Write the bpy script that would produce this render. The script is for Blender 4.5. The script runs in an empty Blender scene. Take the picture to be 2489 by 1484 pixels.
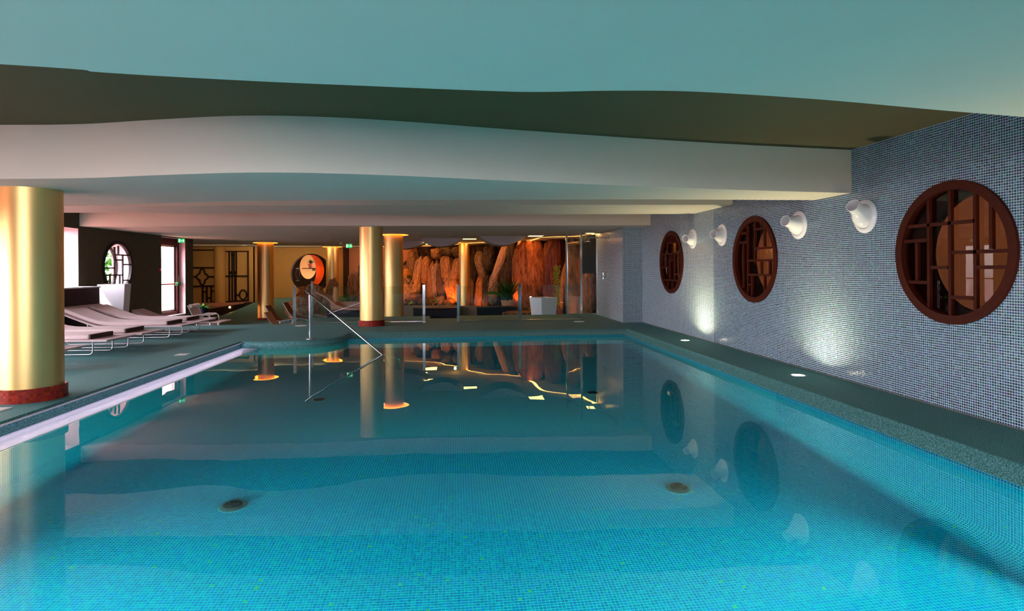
import bpy, bmesh, math, random
import numpy as np
from mathutils import Vector, Matrix, noise
random.seed(7)
C = bpy.context.scene.collection
S = bpy.context.scene
PI = math.pi

# ------------------------------------------------------------------ camera
psi, rho = 0.0954445, -0.0052262
cam = bpy.data.cameras.new('camera'); camo = bpy.data.objects.new('camera', cam); C.objects.link(camo)
cam.sensor_width = 36; cam.lens = 20.613; cam.shift_y = -0.03533; cam.clip_start = 0.05; cam.clip_end = 200
F = Vector((math.sin(psi), math.cos(psi), 0)); Rw = Vector((math.cos(psi), -math.sin(psi), 0)); Zw = Vector((0, 0, 1))
R = math.cos(rho)*Rw + math.sin(rho)*Zw; U = -math.sin(rho)*Rw + math.cos(rho)*Zw
m = Matrix((R, U, -F)).transposed().to_4x4(); m.translation = Vector((0, 0, 1.45)); camo.matrix_world = m
S.camera = camo
S.view_settings.view_transform = 'Standard'; S.view_settings.look = 'None'
S.view_settings.exposure = 0.0; S.view_settings.gamma = 1; S.view_settings.use_curve_mapping = False
S.cycles.max_bounces = 9; S.cycles.diffuse_bounces = 4; S.cycles.glossy_bounces = 4; S.cycles.transmission_bounces = 8
S.cycles.transparent_max_bounces = 12; S.cycles.use_denoising = True; S.cycles.sample_clamp_indirect = 4.0
S.cycles.caustics_reflective = True; S.cycles.caustics_refractive = True; S.cycles.blur_glossy = 0.6

# ------------------------------------------------------------------ daylight outside
W = bpy.data.worlds.new('world'); S.world = W; W.use_nodes = True
bg = W.node_tree.nodes['Background']; bg.inputs[0].default_value = (1.0, 0.87, 0.94, 1); bg.inputs[1].default_value = 34.0
sun = bpy.data.lights.new('sun', 'SUN'); sun.energy = 12.0; sun.angle = 0.02; sun.color = (1, .93, .82)
suno = bpy.data.objects.new('sun', sun); C.objects.link(suno); suno.rotation_euler = (math.radians(25), math.radians(-28), 0)

def area(name, loc, target, sx, sy, power, color, portal=False, spread=None):
    l = bpy.data.lights.new(name, 'AREA'); l.shape = 'RECTANGLE'; l.size = sx; l.size_y = sy; l.energy = power; l.color = color
    if portal: l.cycles.is_portal = True
    if spread: l.spread = spread
    o = bpy.data.objects.new(name, l); C.objects.link(o); o.location = loc
    o.rotation_euler = (Vector(target) - Vector(loc)).to_track_quat('-Z', 'Z').to_euler()
    return o
def spot(name, loc, target, power, color, ang=1.6, blend=.8, size=.04):
    l = bpy.data.lights.new(name, 'SPOT'); l.energy = power; l.color = color; l.spot_size = ang; l.spot_blend = blend; l.shadow_soft_size = size
    o = bpy.data.objects.new(name, l); C.objects.link(o); o.location = loc
    o.rotation_euler = (Vector(target) - Vector(loc)).to_track_quat('-Z', 'Y').to_euler()
    return o
def point(name, loc, power, color, size=.06):
    l = bpy.data.lights.new(name, 'POINT'); l.energy = power; l.color = color; l.shadow_soft_size = size
    o = bpy.data.objects.new(name, l); C.objects.link(o); o.location = loc; return o

# window openings in the left wall: y0, y1, z0, z1
LEFT_OPEN = [(2.6, 5.6, 0.0, 2.05), (6.8, 9.4, 0.0, 2.05), (10.4, 11.9, 0.0, 2.05), (13.6, 15.3, 0.0, 2.5), (19.37, 21.0, 0.0, 2.53)]
for y0, y1, z0, z1 in LEFT_OPEN:
    area('portal', (-9.62, (y0+y1)/2, (z0+z1)/2), (0, (y0+y1)/2, (z0+z1)/2), y1-y0, z1-z0, 1, (1, 1, 1), portal=True)
area('portal', (-9.62, 16.98, 1.56), (0, 16.98, 1.56), 1.3, 1.3, 1, (1, 1, 1), portal=True)
area('portal', (-3.3, -3.1, 1.92), (-3.3, 5, 1.92), 4.6, 1.15, 1, (1, 1, 1), portal=True)

# ------------------------------------------------------------------ materials
def mat(name): 
    m = bpy.data.materials.new(name); m.use_nodes = True
    nt = m.node_tree; b = nt.nodes['Principled BSDF']; return m, nt, b
def simple(name, col, rough=.5, metal=0.0, spec=None, noise_amt=0.0, nscale=8.0, bump=0.0, bscale=60.0, aniso=None, emit=None, estr=0, coat=0):
    m, nt, b = mat(name); N = nt.nodes; L = nt.links
    b.inputs['Base Color'].default_value = (*col, 1); b.inputs['Roughness'].default_value = rough; b.inputs['Metallic'].default_value = metal
    if spec is None: spec = .5 if (metal or rough < .3) else .12
    if spec is not None: b.inputs['Specular IOR Level'].default_value = spec
    if coat: b.inputs['Coat Weight'].default_value = coat; b.inputs['Coat Roughness'].default_value = .05
    if noise_amt or bump:
        tc = N.new('ShaderNodeTexCoord')
    if noise_amt:
        n = N.new('ShaderNodeTexNoise'); n.inputs['Scale'].default_value = nscale; n.inputs['Detail'].default_value = 4; L.new(tc.outputs['Object'], n.inputs['Vector'])
        mx = N.new('ShaderNodeMix'); mx.data_type = 'RGBA'
        mx.inputs[6].default_value = (*[c*(1-noise_amt) for c in col], 1); mx.inputs[7].default_value = (*[min(1, c*(1+noise_amt)) for c in col], 1)
        L.new(n.outputs['Fac'], mx.inputs[0]); L.new(mx.outputs[2], b.inputs['Base Color'])
    if bump:
        n2 = N.new('ShaderNodeTexNoise'); n2.inputs['Scale'].default_value = bscale; n2.inputs['Detail'].default_value = 3; L.new(tc.outputs['Object'], n2.inputs['Vector'])
        bp = N.new('ShaderNodeBump'); bp.inputs['Strength'].default_value = bump; bp.inputs['Distance'].default_value = .01
        L.new(n2.outputs['Fac'], bp.inputs['Height']); L.new(bp.outputs[0], b.inputs['Normal'])
    if emit: b.inputs['Emission Color'].default_value = (*emit, 1); b.inputs['Emission Strength'].default_value = estr
    return m

PITCH = .0255
def mosaic(name, cols, grout, rough=.18, gw=.11, flat=True, dark=0.0, darkcol=(.02, .05, .03), val=.35, spec=.5):
    """tile colour comes from the tile's own cell (uv in metres), grout between cells"""
    m, nt, b = mat(name); N = nt.nodes; L = nt.links
    uv = N.new('ShaderNodeUVMap'); uv.uv_map = 'UVMap'
    sc = N.new('ShaderNodeVectorMath'); sc.operation = 'SCALE'; sc.inputs['Scale'].default_value = 1/PITCH; L.new(uv.outputs[0], sc.inputs[0])
    fl = N.new('ShaderNodeVectorMath'); fl.operation = 'FLOOR'; L.new(sc.outputs[0], fl.inputs[0])
    fr = N.new('ShaderNodeVectorMath'); fr.operation = 'FRACTION'; L.new(sc.outputs[0], fr.inputs[0])
    sb = N.new('ShaderNodeVectorMath'); sb.operation = 'SUBTRACT'; sb.inputs[1].default_value = (.5, .5, 0); L.new(fr.outputs[0], sb.inputs[0])
    ab = N.new('ShaderNodeVectorMath'); ab.operation = 'ABSOLUTE'; L.new(sb.outputs[0], ab.inputs[0])
    sx = N.new('ShaderNodeSeparateXYZ'); L.new(ab.outputs[0], sx.inputs[0])
    mxm = N.new('ShaderNodeMath'); mxm.operation = 'MAXIMUM'; L.new(sx.outputs[0], mxm.inputs[0]); L.new(sx.outputs[1], mxm.inputs[1])
    gt = N.new('ShaderNodeMath'); gt.operation = 'GREATER_THAN'; gt.inputs[1].default_value = .5-gw; L.new(mxm.outputs[0], gt.inputs[0])
    wn = N.new('ShaderNodeTexWhiteNoise'); wn.noise_dimensions = '2D'; L.new(fl.outputs[0], wn.inputs['Vector'])
    rp = N.new('ShaderNodeValToRGB'); rp.color_ramp.interpolation = 'CONSTANT'
    el = rp.color_ramp.elements
    while len(el) < len(cols): el.new(.5)
    for i, c in enumerate(cols): el[i].position = c[0]; el[i].color = (*c[1], 1)
    L.new(wn.outputs['Value'], rp.inputs[0]); last = rp.outputs[0]
    if dark:
        w2 = N.new('ShaderNodeTexWhiteNoise'); w2.noise_dimensions = '2D'
        ad = N.new('ShaderNodeVectorMath'); ad.operation = 'ADD'; ad.inputs[1].default_value = (31.7, 11.3, 0); L.new(fl.outputs[0], ad.inputs[0]); L.new(ad.outputs[0], w2.inputs['Vector'])
        g2 = N.new('ShaderNodeMath'); g2.operation = 'GREATER_THAN'; g2.inputs[1].default_value = 1-dark; L.new(w2.outputs['Value'], g2.inputs[0])
        m2 = N.new('ShaderNodeMix'); m2.data_type = 'RGBA'; m2.inputs[7].default_value = (*darkcol, 1); L.new(g2.outputs[0], m2.inputs[0]); L.new(last, m2.inputs[6]); last = m2.outputs[2]
    mx = N.new('ShaderNodeMix'); mx.data_type = 'RGBA'; mx.inputs[7].default_value = (*grout, 1)
    L.new(gt.outputs[0], mx.inputs[0]); L.new(last, mx.inputs[6]); L.new(mx.outputs[2], b.inputs['Base Color'])
    rr = N.new('ShaderNodeMix'); rr.data_type = 'FLOAT'; rr.inputs[2].default_value = rough; rr.inputs[3].default_value = .7
    L.new(gt.outputs[0], rr.inputs[0]); L.new(rr.outputs[0], b.inputs['Roughness'])
    b.inputs['Specular IOR Level'].default_value = spec
    # each glass tile sits at a slightly different angle
    wn3 = N.new('ShaderNodeTexWhiteNoise'); wn3.noise_dimensions = '2D'; L.new(fl.outputs[0], wn3.inputs['Vector'])
    geo = N.new('ShaderNodeNewGeometry')
    s3 = N.new('ShaderNodeVectorMath'); s3.operation = 'SUBTRACT'; s3.inputs[1].default_value = (.5, .5, .5); L.new(wn3.outputs['Color'], s3.inputs[0])
    s4 = N.new('ShaderNodeVectorMath'); s4.operation = 'SCALE'; s4.inputs['Scale'].default_value = .05; L.new(s3.outputs[0], s4.inputs[0])
    a4 = N.new('ShaderNodeVectorMath'); a4.operation = 'ADD'; L.new(geo.outputs['Normal'], a4.inputs[0]); L.new(s4.outputs[0], a4.inputs[1])
    nn = N.new('ShaderNodeVectorMath'); nn.operation = 'NORMALIZE'; L.new(a4.outputs[0], nn.inputs[0]); L.new(nn.outputs[0], b.inputs['Normal'])
    return m

M = {}
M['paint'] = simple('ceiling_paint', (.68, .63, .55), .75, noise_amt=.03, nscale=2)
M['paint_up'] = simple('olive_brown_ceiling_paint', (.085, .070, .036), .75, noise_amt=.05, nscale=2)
M['sail'] = simple('grey_sail_paint', (.30, .28, .29), .7)
M['deck'] = None
def deckmat():
    m, nt, b = mat('granular_resin_deck'); N = nt.nodes; L = nt.links
    tc = N.new('ShaderNodeTexCoord')
    n = N.new('ShaderNodeTexNoise'); n.inputs['Scale'].default_value = 110; n.inputs['Detail'].default_value = 2; L.new(tc.outputs['Object'], n.inputs['Vector'])
    rp = N.new('ShaderNodeValToRGB'); e = rp.color_ramp.elements
    e[0].position = .36; e[0].color = (.022, .105, .100, 1); e[1].position = .66; e[1].color = (.20, .42, .46, 1)
    k = e.new(.5); k.color = (.065, .22, .23, 1)
    L.new(n.outputs['Fac'], rp.inputs[0]); L.new(rp.outputs[0], b.inputs['Base Color'])
    b.inputs['Roughness'].default_value = .62; b.inputs['Specular IOR Level'].default_value = .2
    bp = N.new('ShaderNodeBump'); bp.inputs['Strength'].default_value = .5; bp.inputs['Distance'].default_value = .004; L.new(n.outputs['Fac'], bp.inputs['Height']); L.new(bp.outputs[0], b.inputs['Normal'])
    return m
M['deck'] = deckmat()
M['wallmos'] = mosaic('wall_mosaic', [(0, (.012, .055, .09)), (.16, (.018, .085, .13)), (.34, (.028, .065, .17)), (.48, (.015, .10, .11)), (.62, (.05, .14, .23)), (.76, (.06, .06, .17)), (.86, (.012, .03, .05)), (.95, (.08, .20, .27)), (.997, (.26, .05, .05))], (.66, .78, .84), rough=.16)
M['poolmos'] = mosaic('pool_mosaic', [(0, (.003, .092, .195)), (.2, (.003, .11, .20)), (.4, (.004, .08, .175)), (.6, (.003, .125, .21)), (.8, (.006, .09, .24))], (.05, .38, .41), rough=.3, gw=.10, dark=.0035, darkcol=(.06, .16, .06), spec=.1)
M['shelfmos'] = mosaic('overflow_tiles', [(0, (.86, .84, .92)), (.5, (.90, .87, .95))], (.70, .68, .82), rough=.25, gw=.07)
M['skirt'] = mosaic('red_skirt_tiles', [(0, (.24, .022, .010)), (.25, (.32, .03, .012)), (.5, (.26, .018, .02)), (.75, (.18, .015, .008))], (.2, .02, .012), rough=.3, gw=.02, spec=.15)
M['olive'] = simple('dark_olive_plaster', (.065, .054, .034), .8, noise_amt=.15, nscale=5)
M['tan'] = simple('ochre_plaster', (.52, .30, .10), .8, noise_amt=.08, nscale=3)
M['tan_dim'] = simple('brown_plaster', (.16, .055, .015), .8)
M['salmon'] = simple('salmon_plaster', (.50, .24, .13), .8, noise_amt=.08, nscale=3)
M['darkwood'] = simple('dark_red_wood', (.048, .005, .0012), .5, noise_amt=.35, nscale=14)
M['blackwood'] = simple('dark_lattice_wood', (.018, .008, .005), .5)
M['darkwall'] = simple('dark_brown_wall', (.035, .018, .010), .7)
M['white'] = simple('white_gloss_plastic', (.94, .92, .94), .12)
M['pot_white'] = simple('white_planter_enamel', (.74, .76, .84), .35)
M['pot_dark'] = simple('dark_planter_enamel', (.03, .02, .028), .3)
M['steel'] = simple('polished_steel', (.80, .82, .86), .12, metal=1)
M['steel2'] = simple('brushed_steel', (.62, .62, .66), .3, metal=1)
M['fabric'] = simple('pale_pink_grey_fabric', (.66, .55, .57), .85, noise_amt=.05, nscale=200)
M['fabric_edge'] = simple('dark_cushion_piping', (.06, .045, .04), .8)
M['mesh'] = simple('woven_sling_mesh', (.62, .50, .54), .6, bump=.3, bscale=300)
M['brownmesh'] = simple('brown_woven_sling', (.13, .04, .03), .5, bump=.3, bscale=300)
M['navy'] = simple('black_navy_panel', (.008, .009, .018), .35)
M['tanstone'] = simple('warm_stone_seat', (.40, .24, .18), .5, noise_amt=.1)
M['kerb'] = simple('grey_render_kerb', (.20, .16, .12), .8, noise_amt=.1)
M['darkkerb'] = simple('dark_kerb', (.030, .024, .022), .6)
M['doorframe'] = simple('dark_red_aluminium', (.055, .012, .010), .35)
M['reveal'] = simple('pale_pink_reveal_paint', (.50, .36, .40), .6)
M['plate'] = simple('white_cover_plate', (.72, .74, .72), .4)
M['black'] = simple('matt_black', (.01, .01, .012), .5)
M['redplastic'] = simple('red_plastic', (.5, .02, .02), .3)
M['greenpl'] = simple('green_plastic', (.02, .22, .08), .4)
M['leaf'] = simple('green_leaf', (.025, .13, .02), .45, noise_amt=.4, nscale=9)
M['leafdark'] = simple('dark_leaf', (.015, .06, .012), .5, noise_amt=.4, nscale=9)
M['leafyel'] = simple('yellow_leaf', (.75, .70, .03), .45)
M['bark'] = simple('pale_bark', (.45, .24, .13), .8, noise_amt=.5, nscale=12, bump=.6, bscale=20)
M['terracotta'] = simple('terracotta_pot', (.42, .12, .05), .7)
M['boards'] = simple('terracotta_boards', (.55, .13, .08), .6, noise_amt=.1, nscale=4)
M['paving'] = simple('terracotta_paving', (.40, .17, .14), .8, noise_amt=.1, nscale=2)
M['soil'] = simple('dark_soil', (.02, .014, .01), .9, bump=.5, bscale=20)
def emis(name, col, s):
    m = bpy.data.materials.new(name); m.use_nodes = True; nt = m.node_tree; nt.nodes.clear()
    e = nt.nodes.new('ShaderNodeEmission'); e.inputs[0].default_value = (*col, 1); e.inputs[1].default_value = s
    o = nt.nodes.new('ShaderNodeOutputMaterial'); nt.links.new(e.outputs[0], o.inputs[0]); return m
M['halo'] = emis('orange_halo_light', (1, .24, .018), 9.0)
M['cove'] = emis('amber_cove_light', (1, .42, .08), 14)
M['square'] = emis('amber_panel_light', (1, .55, .16), 9)
M['lens'] = emis('warm_uplight_lens', (1, .90, .60), 22)
M['plens'] = emis('pool_lamp_lens', (.75, 1, .95), 6)
M['smalllight'] = emis('warm_small_light', (1, .55, .2), 20)
M['exitgreen'] = emis('exit_sign_green', (.01, .55, .12), 1.3)
M['exitwhite'] = emis('exit_sign_white', (.8, 1, .85), 1.6)
def goldmat():
    m, nt, b = mat('brushed_gold_leaf'); N = nt.nodes; L = nt.links
    b.inputs['Metallic'].default_value = 1.0; b.inputs['Roughness'].default_value = .42; b.inputs['Base Color'].default_value = (.82, .57, .23, 1)
    tc = N.new('ShaderNodeTexCoord'); mp = N.new('ShaderNodeMapping'); mp.inputs['Scale'].default_value = (90, 170, 6); L.new(tc.outputs['Object'], mp.inputs[0])
    n = N.new('ShaderNodeTexNoise'); n.inputs['Scale'].default_value = 1; n.inputs['Detail'].default_value = 3; L.new(mp.outputs[0], n.inputs['Vector'])
    mr = N.new('ShaderNodeMapRange'); mr.inputs[3].default_value = .36; mr.inputs[4].default_value = .48; L.new(n.outputs['Fac'], mr.inputs[0]); L.new(mr.outputs[0], b.inputs['Roughness'])
    return m
M['gold'] = goldmat()
def glassmat(name, tint=(.93, .97, .96), ior=1.5, rough=0.0):
    m = bpy.data.materials.new(name); m.use_nodes = True; nt = m.node_tree; nt.nodes.clear(); N = nt.nodes; L = nt.links
    fr = N.new('ShaderNodeFresnel'); ge = N.new('ShaderNodeNewGeometry')   # same reflectance from both sides of the thin sheet
    mi = N.new('ShaderNodeMix'); mi.data_type = 'FLOAT'; mi.inputs[2].default_value = ior; mi.inputs[3].default_value = 1/ior
    L.new(ge.outputs['Backfacing'], mi.inputs[0]); L.new(mi.outputs[0], fr.inputs[0])
    t = N.new('ShaderNodeBsdfTransparent'); t.inputs[0].default_value = (*tint, 1)
    g = N.new('ShaderNodeBsdfGlossy'); g.inputs['Roughness'].default_value = rough
    mx = N.new('ShaderNodeMixShader'); L.new(fr.outputs[0], mx.inputs[0]); L.new(t.outputs[0], mx.inputs[1]); L.new(g.outputs[0], mx.inputs[2])
    o = N.new('ShaderNodeOutputMaterial'); L.new(mx.outputs[0], o.inputs[0]); return m
M['glass'] = glassmat('clear_glass')
M['darkglass'] = glassmat('tinted_window_glass', (.55, .42, .36))
def frosted():
    m = glassmat('wet_textured_glass', (.85, .88, .9), 1.6, .12); nt = m.node_tree; N = nt.nodes; L = nt.links
    tc = N.new('ShaderNodeTexCoord'); n = N.new('ShaderNodeTexNoise'); n.inputs['Scale'].default_value = 60; L.new(tc.outputs['Object'], n.inputs['Vector'])
    bp = N.new('ShaderNodeBump'); bp.inputs['Strength'].default_value = .6; bp.inputs['Distance'].default_value = .01; L.new(n.outputs['Fac'], bp.inputs['Height'])
    for nd in N:
        if nd.type == 'BSDF_GLOSSY': L.new(bp.outputs[0], nd.inputs['Normal'])
    return m
M['frosted'] = frosted()
def watermat():
    m = bpy.data.materials.new('pool_water'); m.use_nodes = True; nt = m.node_tree; nt.nodes.clear(); N = nt.nodes; L = nt.links
    tc = N.new('ShaderNodeTexCoord'); n = N.new('ShaderNodeTexNoise'); n.inputs['Scale'].default_value = 1.6; n.inputs['Detail'].default_value = 1; L.new(tc.outputs['Object'], n.inputs['Vector'])
    bp = N.new('ShaderNodeBump'); bp.inputs['Strength'].default_value = .10; bp.inputs['Distance'].default_value = .012; L.new(n.outputs['Fac'], bp.inputs['Height'])
    fr = N.new('ShaderNodeFresnel'); fr.inputs[0].default_value = 1.33; L.new(bp.outputs[0], fr.inputs['Normal'])
    t = N.new('ShaderNodeBsdfRefraction'); t.inputs['Color'].default_value = (.34, .93, 1, 1); t.inputs['IOR'].default_value = 1.33; t.inputs['Roughness'].default_value = 0; L.new(bp.outputs[0], t.inputs['Normal'])
    g = N.new('ShaderNodeBsdfGlossy'); g.inputs['Roughness'].default_value = 0.0; g.inputs['Color'].default_value = (.92, 1, 1, 1); L.new(bp.outputs[0], g.inputs['Normal'])
    mx = N.new('ShaderNodeMixShader'); L.new(fr.outputs[0], mx.inputs[0]); L.new(t.outputs[0], mx.inputs[1]); L.new(g.outputs[0], mx.inputs[2])
    o = N.new('ShaderNodeOutputMaterial'); L.new(mx.outputs[0], o.inputs[0]); return m
M['water'] = watermat()
def rockmat(name, c0, c1, c2):
    m, nt, b = mat(name); N = nt.nodes; L = nt.links
    tc = N.new('ShaderNodeTexCoord'); mp = N.new('ShaderNodeMapping'); mp.inputs['Scale'].default_value = (3.6, 3.6, 2.0); L.new(tc.outputs['Object'], mp.inputs[0])
    n = N.new('ShaderNodeTexNoise'); n.inputs['Scale'].default_value = 1.5; n.inputs['Detail'].default_value = 7; n.inputs['Roughness'].default_value = .65; L.new(mp.outputs[0], n.inputs['Vector'])
    rp = N.new('ShaderNodeValToRGB'); e = rp.color_ramp.elements
    e[0].position = .34; e[0].color = (*c0, 1); e[1].position = .66; e[1].color = (*c2, 1); k = e.new(.5); k.color = (*c1, 1)
    L.new(n.outputs['Fac'], rp.inputs[0]); L.new(rp.outputs[0], b.inputs['Base Color']); b.inputs['Roughness'].default_value = .6; b.inputs['Specular IOR Level'].default_value = .12
    bp = N.new('ShaderNodeBump'); bp.inputs['Strength'].default_value = .8; bp.inputs['Distance'].default_value = .03; L.new(n.outputs['Fac'], bp.inputs['Height']); L.new(bp.outputs[0], b.inputs['Normal'])
    return m
ROCK = {'tan': rockmat('tan_rock', (.12, .06, .035), (.38, .20, .12), (.55, .34, .22)), 'tan2': rockmat('brown_tan_rock', (.07, .04, .02), (.22, .12, .06), (.34, .2, .11)),
        'or': rockmat('orange_rock', (.10, .04, .02), (.34, .14, .06), (.48, .24, .12)), 'br': rockmat('brown_rock', (.04, .02, .012), (.15, .07, .035), (.26, .13, .07)),
        'dk': rockmat('dark_rock', (.010, .006, .004), (.035, .02, .012), (.09, .05, .03)), 'grey': rockmat('grey_rock', (.05, .035, .04), (.13, .09, .09), (.22, .15, .13)),
        'rust': rockmat('rust_rock', (.05, .015, .008), (.25, .07, .02), (.40, .13, .04)), 'wine': rockmat('wine_rock', (.03, .008, .006), (.10, .025, .018), (.17, .05, .03)),
        'hot': rockmat('rust_orange_rock', (.14, .05, .02), (.42, .16, .06), (.55, .26, .10)), 'glow': rockmat('amber_rock', (.2, .08, .02), (.5, .22, .07), (.6, .3, .12))}

# ------------------------------------------------------------------ mesh helpers
class MB:
    def __init__(s): s.v = []; s.f = []; s.uv = {}
    def add(s, vs, fs):
        o = len(s.v); s.v += [tuple(v) for v in vs]; s.f += [tuple(i+o for i in f) for f in fs]; return s
    def box(s, x0, x1, y0, y1, z0, z1):
        return s.add([(x0,y0,z0),(x1,y0,z0),(x1,y1,z0),(x0,y1,z0),(x0,y0,z1),(x1,y0,z1),(x1,y1,z1),(x0,y1,z1)],
                     [(0,3,2,1),(4,5,6,7),(0,1,5,4),(1,2,6,5),(2,3,7,6),(3,0,4,7)])
    def bar(s, a, b, w, h, up=(0, 0, 1)):
        a = Vector(a); b = Vector(b); d = (b-a).normalized(); upv = Vector(up)
        if abs(d.dot(upv)) > .99: upv = Vector((1, 0, 0))
        x = d.cross(upv).normalized()*w/2; z = x.cross(d).normalized()*h/2
        vs = [a-x-z, a+x-z, a+x+z, a-x+z, b-x-z, b+x-z, b+x+z, b-x+z]
        return s.add(vs, [(0,1,2,3),(7,6,5,4),(0,4,5,1),(1,5,6,2),(2,6,7,3),(3,7,4,0)])
    def tube(s, pts, r, n=10, cap=True):
        P = [Vector(p) for p in pts]; rs = r if isinstance(r, (list, tuple)) else [r]*len(P)
        t0 = (P[1]-P[0]).normalized(); ref = Vector((0, 0, 1)) if abs(t0.z) < .9 else Vector((1, 0, 0))
        nx = t0.cross(ref).normalized(); vs = []; fs = []
        for i, p in enumerate(P):
            t = (P[min(i+1, len(P)-1)] - P[max(i-1, 0)]).normalized()
            nx = (nx - t*nx.dot(t)).normalized(); ny = t.cross(nx)
            for k in range(n):
                a = 2*PI*k/n; vs.append(p + (nx*math.cos(a) + ny*math.sin(a))*rs[i])
        for i in range(len(P)-1):
            for k in range(n): fs.append((i*n+k, i*n+(k+1) % n, (i+1)*n+(k+1) % n, (i+1)*n+k))
        if cap: fs.append(tuple(range(n))[::-1]); fs.append(tuple((len(P)-1)*n+k for k in range(n)))
        return s.add(vs, fs)
    def lathe(s, prof, n=32, mtx=None, closed=False):
        vs = []; fs = []
        for r, z in prof:
            for k in range(n):
                a = 2*PI*k/n; v = Vector((r*math.cos(a), r*math.sin(a), z)); vs.append(mtx @ v if mtx else v)
        for i in range(len(prof)-1):
            for k in range(n): fs.append((i*n+k, i*n+(k+1) % n, (i+1)*n+(k+1) % n, (i+1)*n+k))
        if not closed:
            if prof[0][0] > 1e-5: fs.append(tuple(range(n))[::-1])
            if prof[-1][0] > 1e-5: fs.append(tuple((len(prof)-1)*n+k for k in range(n)))
        return s.add(vs, fs)
    def prism(s, poly, z0, z1):
        n = len(poly); vs = [(x, y, z0) for x, y in poly] + [(x, y, z1) for x, y in poly]
        return s.add(vs, [tuple(range(n))[::-1], tuple(range(n, 2*n))] + [(i, (i+1) % n, n+(i+1) % n, n+i) for i in range(n)])
    def ribbon(s, rows):
        """rows: list of equally long point lists; quads between rows"""
        n = len(rows[0]); vs = [p for r in rows for p in r]; fs = []
        for i in range(len(rows)-1):
            for k in range(n-1): fs.append((i*n+k, i*n+k+1, (i+1)*n+k+1, (i+1)*n+k))
        return s.add(vs, fs)
    def build(s, name, material, parent=None, smooth=None, kind=None, recalc=True):
        me = bpy.data.meshes.new(name); me.from_pydata(s.v, [], s.f); me.update()
        if recalc:
            bm = bmesh.new(); bm.from_mesh(me); bmesh.ops.recalc_face_normals(bm, faces=bm.faces); bm.to_mesh(me); bm.free()
        me.materials.append(material)
        if smooth is not None:
            me.shade_smooth(); me.set_sharp_from_angle(angle=smooth)
        o = bpy.data.objects.new(name, me); C.objects.link(o)
        if parent: o.parent = parent
        if kind: o['kind'] = kind
        return o
def struct(o): o['kind'] = 'structure'; return o
def tag(o, label, cat, group=None):
    o['label'] = label; o['category'] = cat
    if group: o['group'] = group
    return o
def thing(name, label, cat, loc=(0, 0, 0), rz=0, group=None):
    o = bpy.data.objects.new(name, None); C.objects.link(o); o.location = loc; o.rotation_euler = (0, 0, rz); o.empty_display_size = .1
    return tag(o, label, cat, group)
def setuv(o, fn):
    me = o.data; uv = me.uv_layers.new(name='UVMap')
    for p in me.polygons:
        for li in p.loop_indices: uv.data[li].uv = fn(me.vertices[me.loops[li].vertex_index].co, p.normal)
    return o
def copy_tree(o, parent=None):
    c = o.copy(); C.objects.link(c)
    if parent: c.parent = parent
    for ch in list(o.children): copy_tree(ch, c)
    return c
def arc(cx, cy, r, a0, a1, n): return [(cx+r*math.cos(a0+(a1-a0)*i/n), cy+r*math.sin(a0+(a1-a0)*i/n)) for i in range(n+1)]

def tile_mesh(name, material, fpos, us, vs, keep, parent, h=.0016, gw=.10):
    """raised mosaic pieces on a surface: fpos(u, v) -> (point, normal, du, dv); one slab per kept cell, joined into one part"""
    V = []; Fc = []; UV = []
    s = PITCH*(.5-gw); s2 = s - .0006
    for u in us:
        for v in vs:
            if keep and not keep(u, v): continue
            p, nrm, du, dv = fpos(u, v); o = len(V)
            for sz, hh in ((s, 0), (s2, h)):
                for a, b_ in ((-1, -1), (1, -1), (1, 1), (-1, 1)):
                    V.append((p[0]+du[0]*a*sz+dv[0]*b_*sz+nrm[0]*hh, p[1]+du[1]*a*sz+dv[1]*b_*sz+nrm[1]*hh, p[2]+du[2]*a*sz+dv[2]*b_*sz+nrm[2]*hh))
            Fc += [(o+4, o+5, o+6, o+7), (o, o+1, o+5, o+4), (o+1, o+2, o+6, o+5), (o+2, o+3, o+7, o+6), (o+3, o, o+4, o+7)]
            UV += [u, v]*20
    me = bpy.data.meshes.new(name); me.from_pydata(V, [], Fc); l = me.uv_layers.new(name='UVMap'); l.data.foreach_set('uv', UV)
    me.materials.append(material); o = bpy.data.objects.new(name, me); C.objects.link(o); o.parent = parent; o['kind'] = 'stuff'
    return o
def cells(a, b): return [(k+.5)*PITCH for k in range(math.ceil(a/PITCH), math.floor(b/PITCH))]

# ================================================================== STRUCTURE
WZ = -.14      # water level
# ---- deck at z = 0, C-shaped around the pool
lobe = [(-4.4, 12.52), (-4.05, 12.44), (-3.6, 12.42), (-3.2, 12.46), (-2.9, 12.58), (-2.68, 12.78), (-2.55, 13.02), (-2.5, 13.3), (-2.5, 13.95)]
deck_poly = [(-2.5, 13.95), (4.13, 13.95), (4.13, 1.0), (5.0, 1.0), (5.0, 15.42), (4.47, 15.42), (4.47, 18.5), (0.02, 18.5), (0.02, 17.6), (-.80, 17.6), (-.80, 18.5), (-4.29, 18.5), (-4.29, 16.35), (-9.2, 16.35), (-9.2, 1.0), (-4.4, 1.0)] + lobe[:-1]
b = MB(); b.add([(x, y, 0) for x, y in deck_poly], [tuple(range(len(deck_poly)))])
# outer drop to the lower lounge floor
edge = [(4.47, 18.5), (0.02, 18.5), (0.02, 17.6), (-.80, 17.6), (-.80, 18.5), (-4.29, 18.5), (-4.29, 16.35), (-9.2, 16.35)]
b.ribbon([[(x, y, 0) for x, y in edge], [(x, y, -.6) for x, y in edge]])
floor = struct(b.build('floor', M['deck'], recalc=False))
b = MB(); b.box(-9.2, 5.0, -3.0, 1.0, -.02, 0); struct(b.build('floor', M['deck']))
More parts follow.
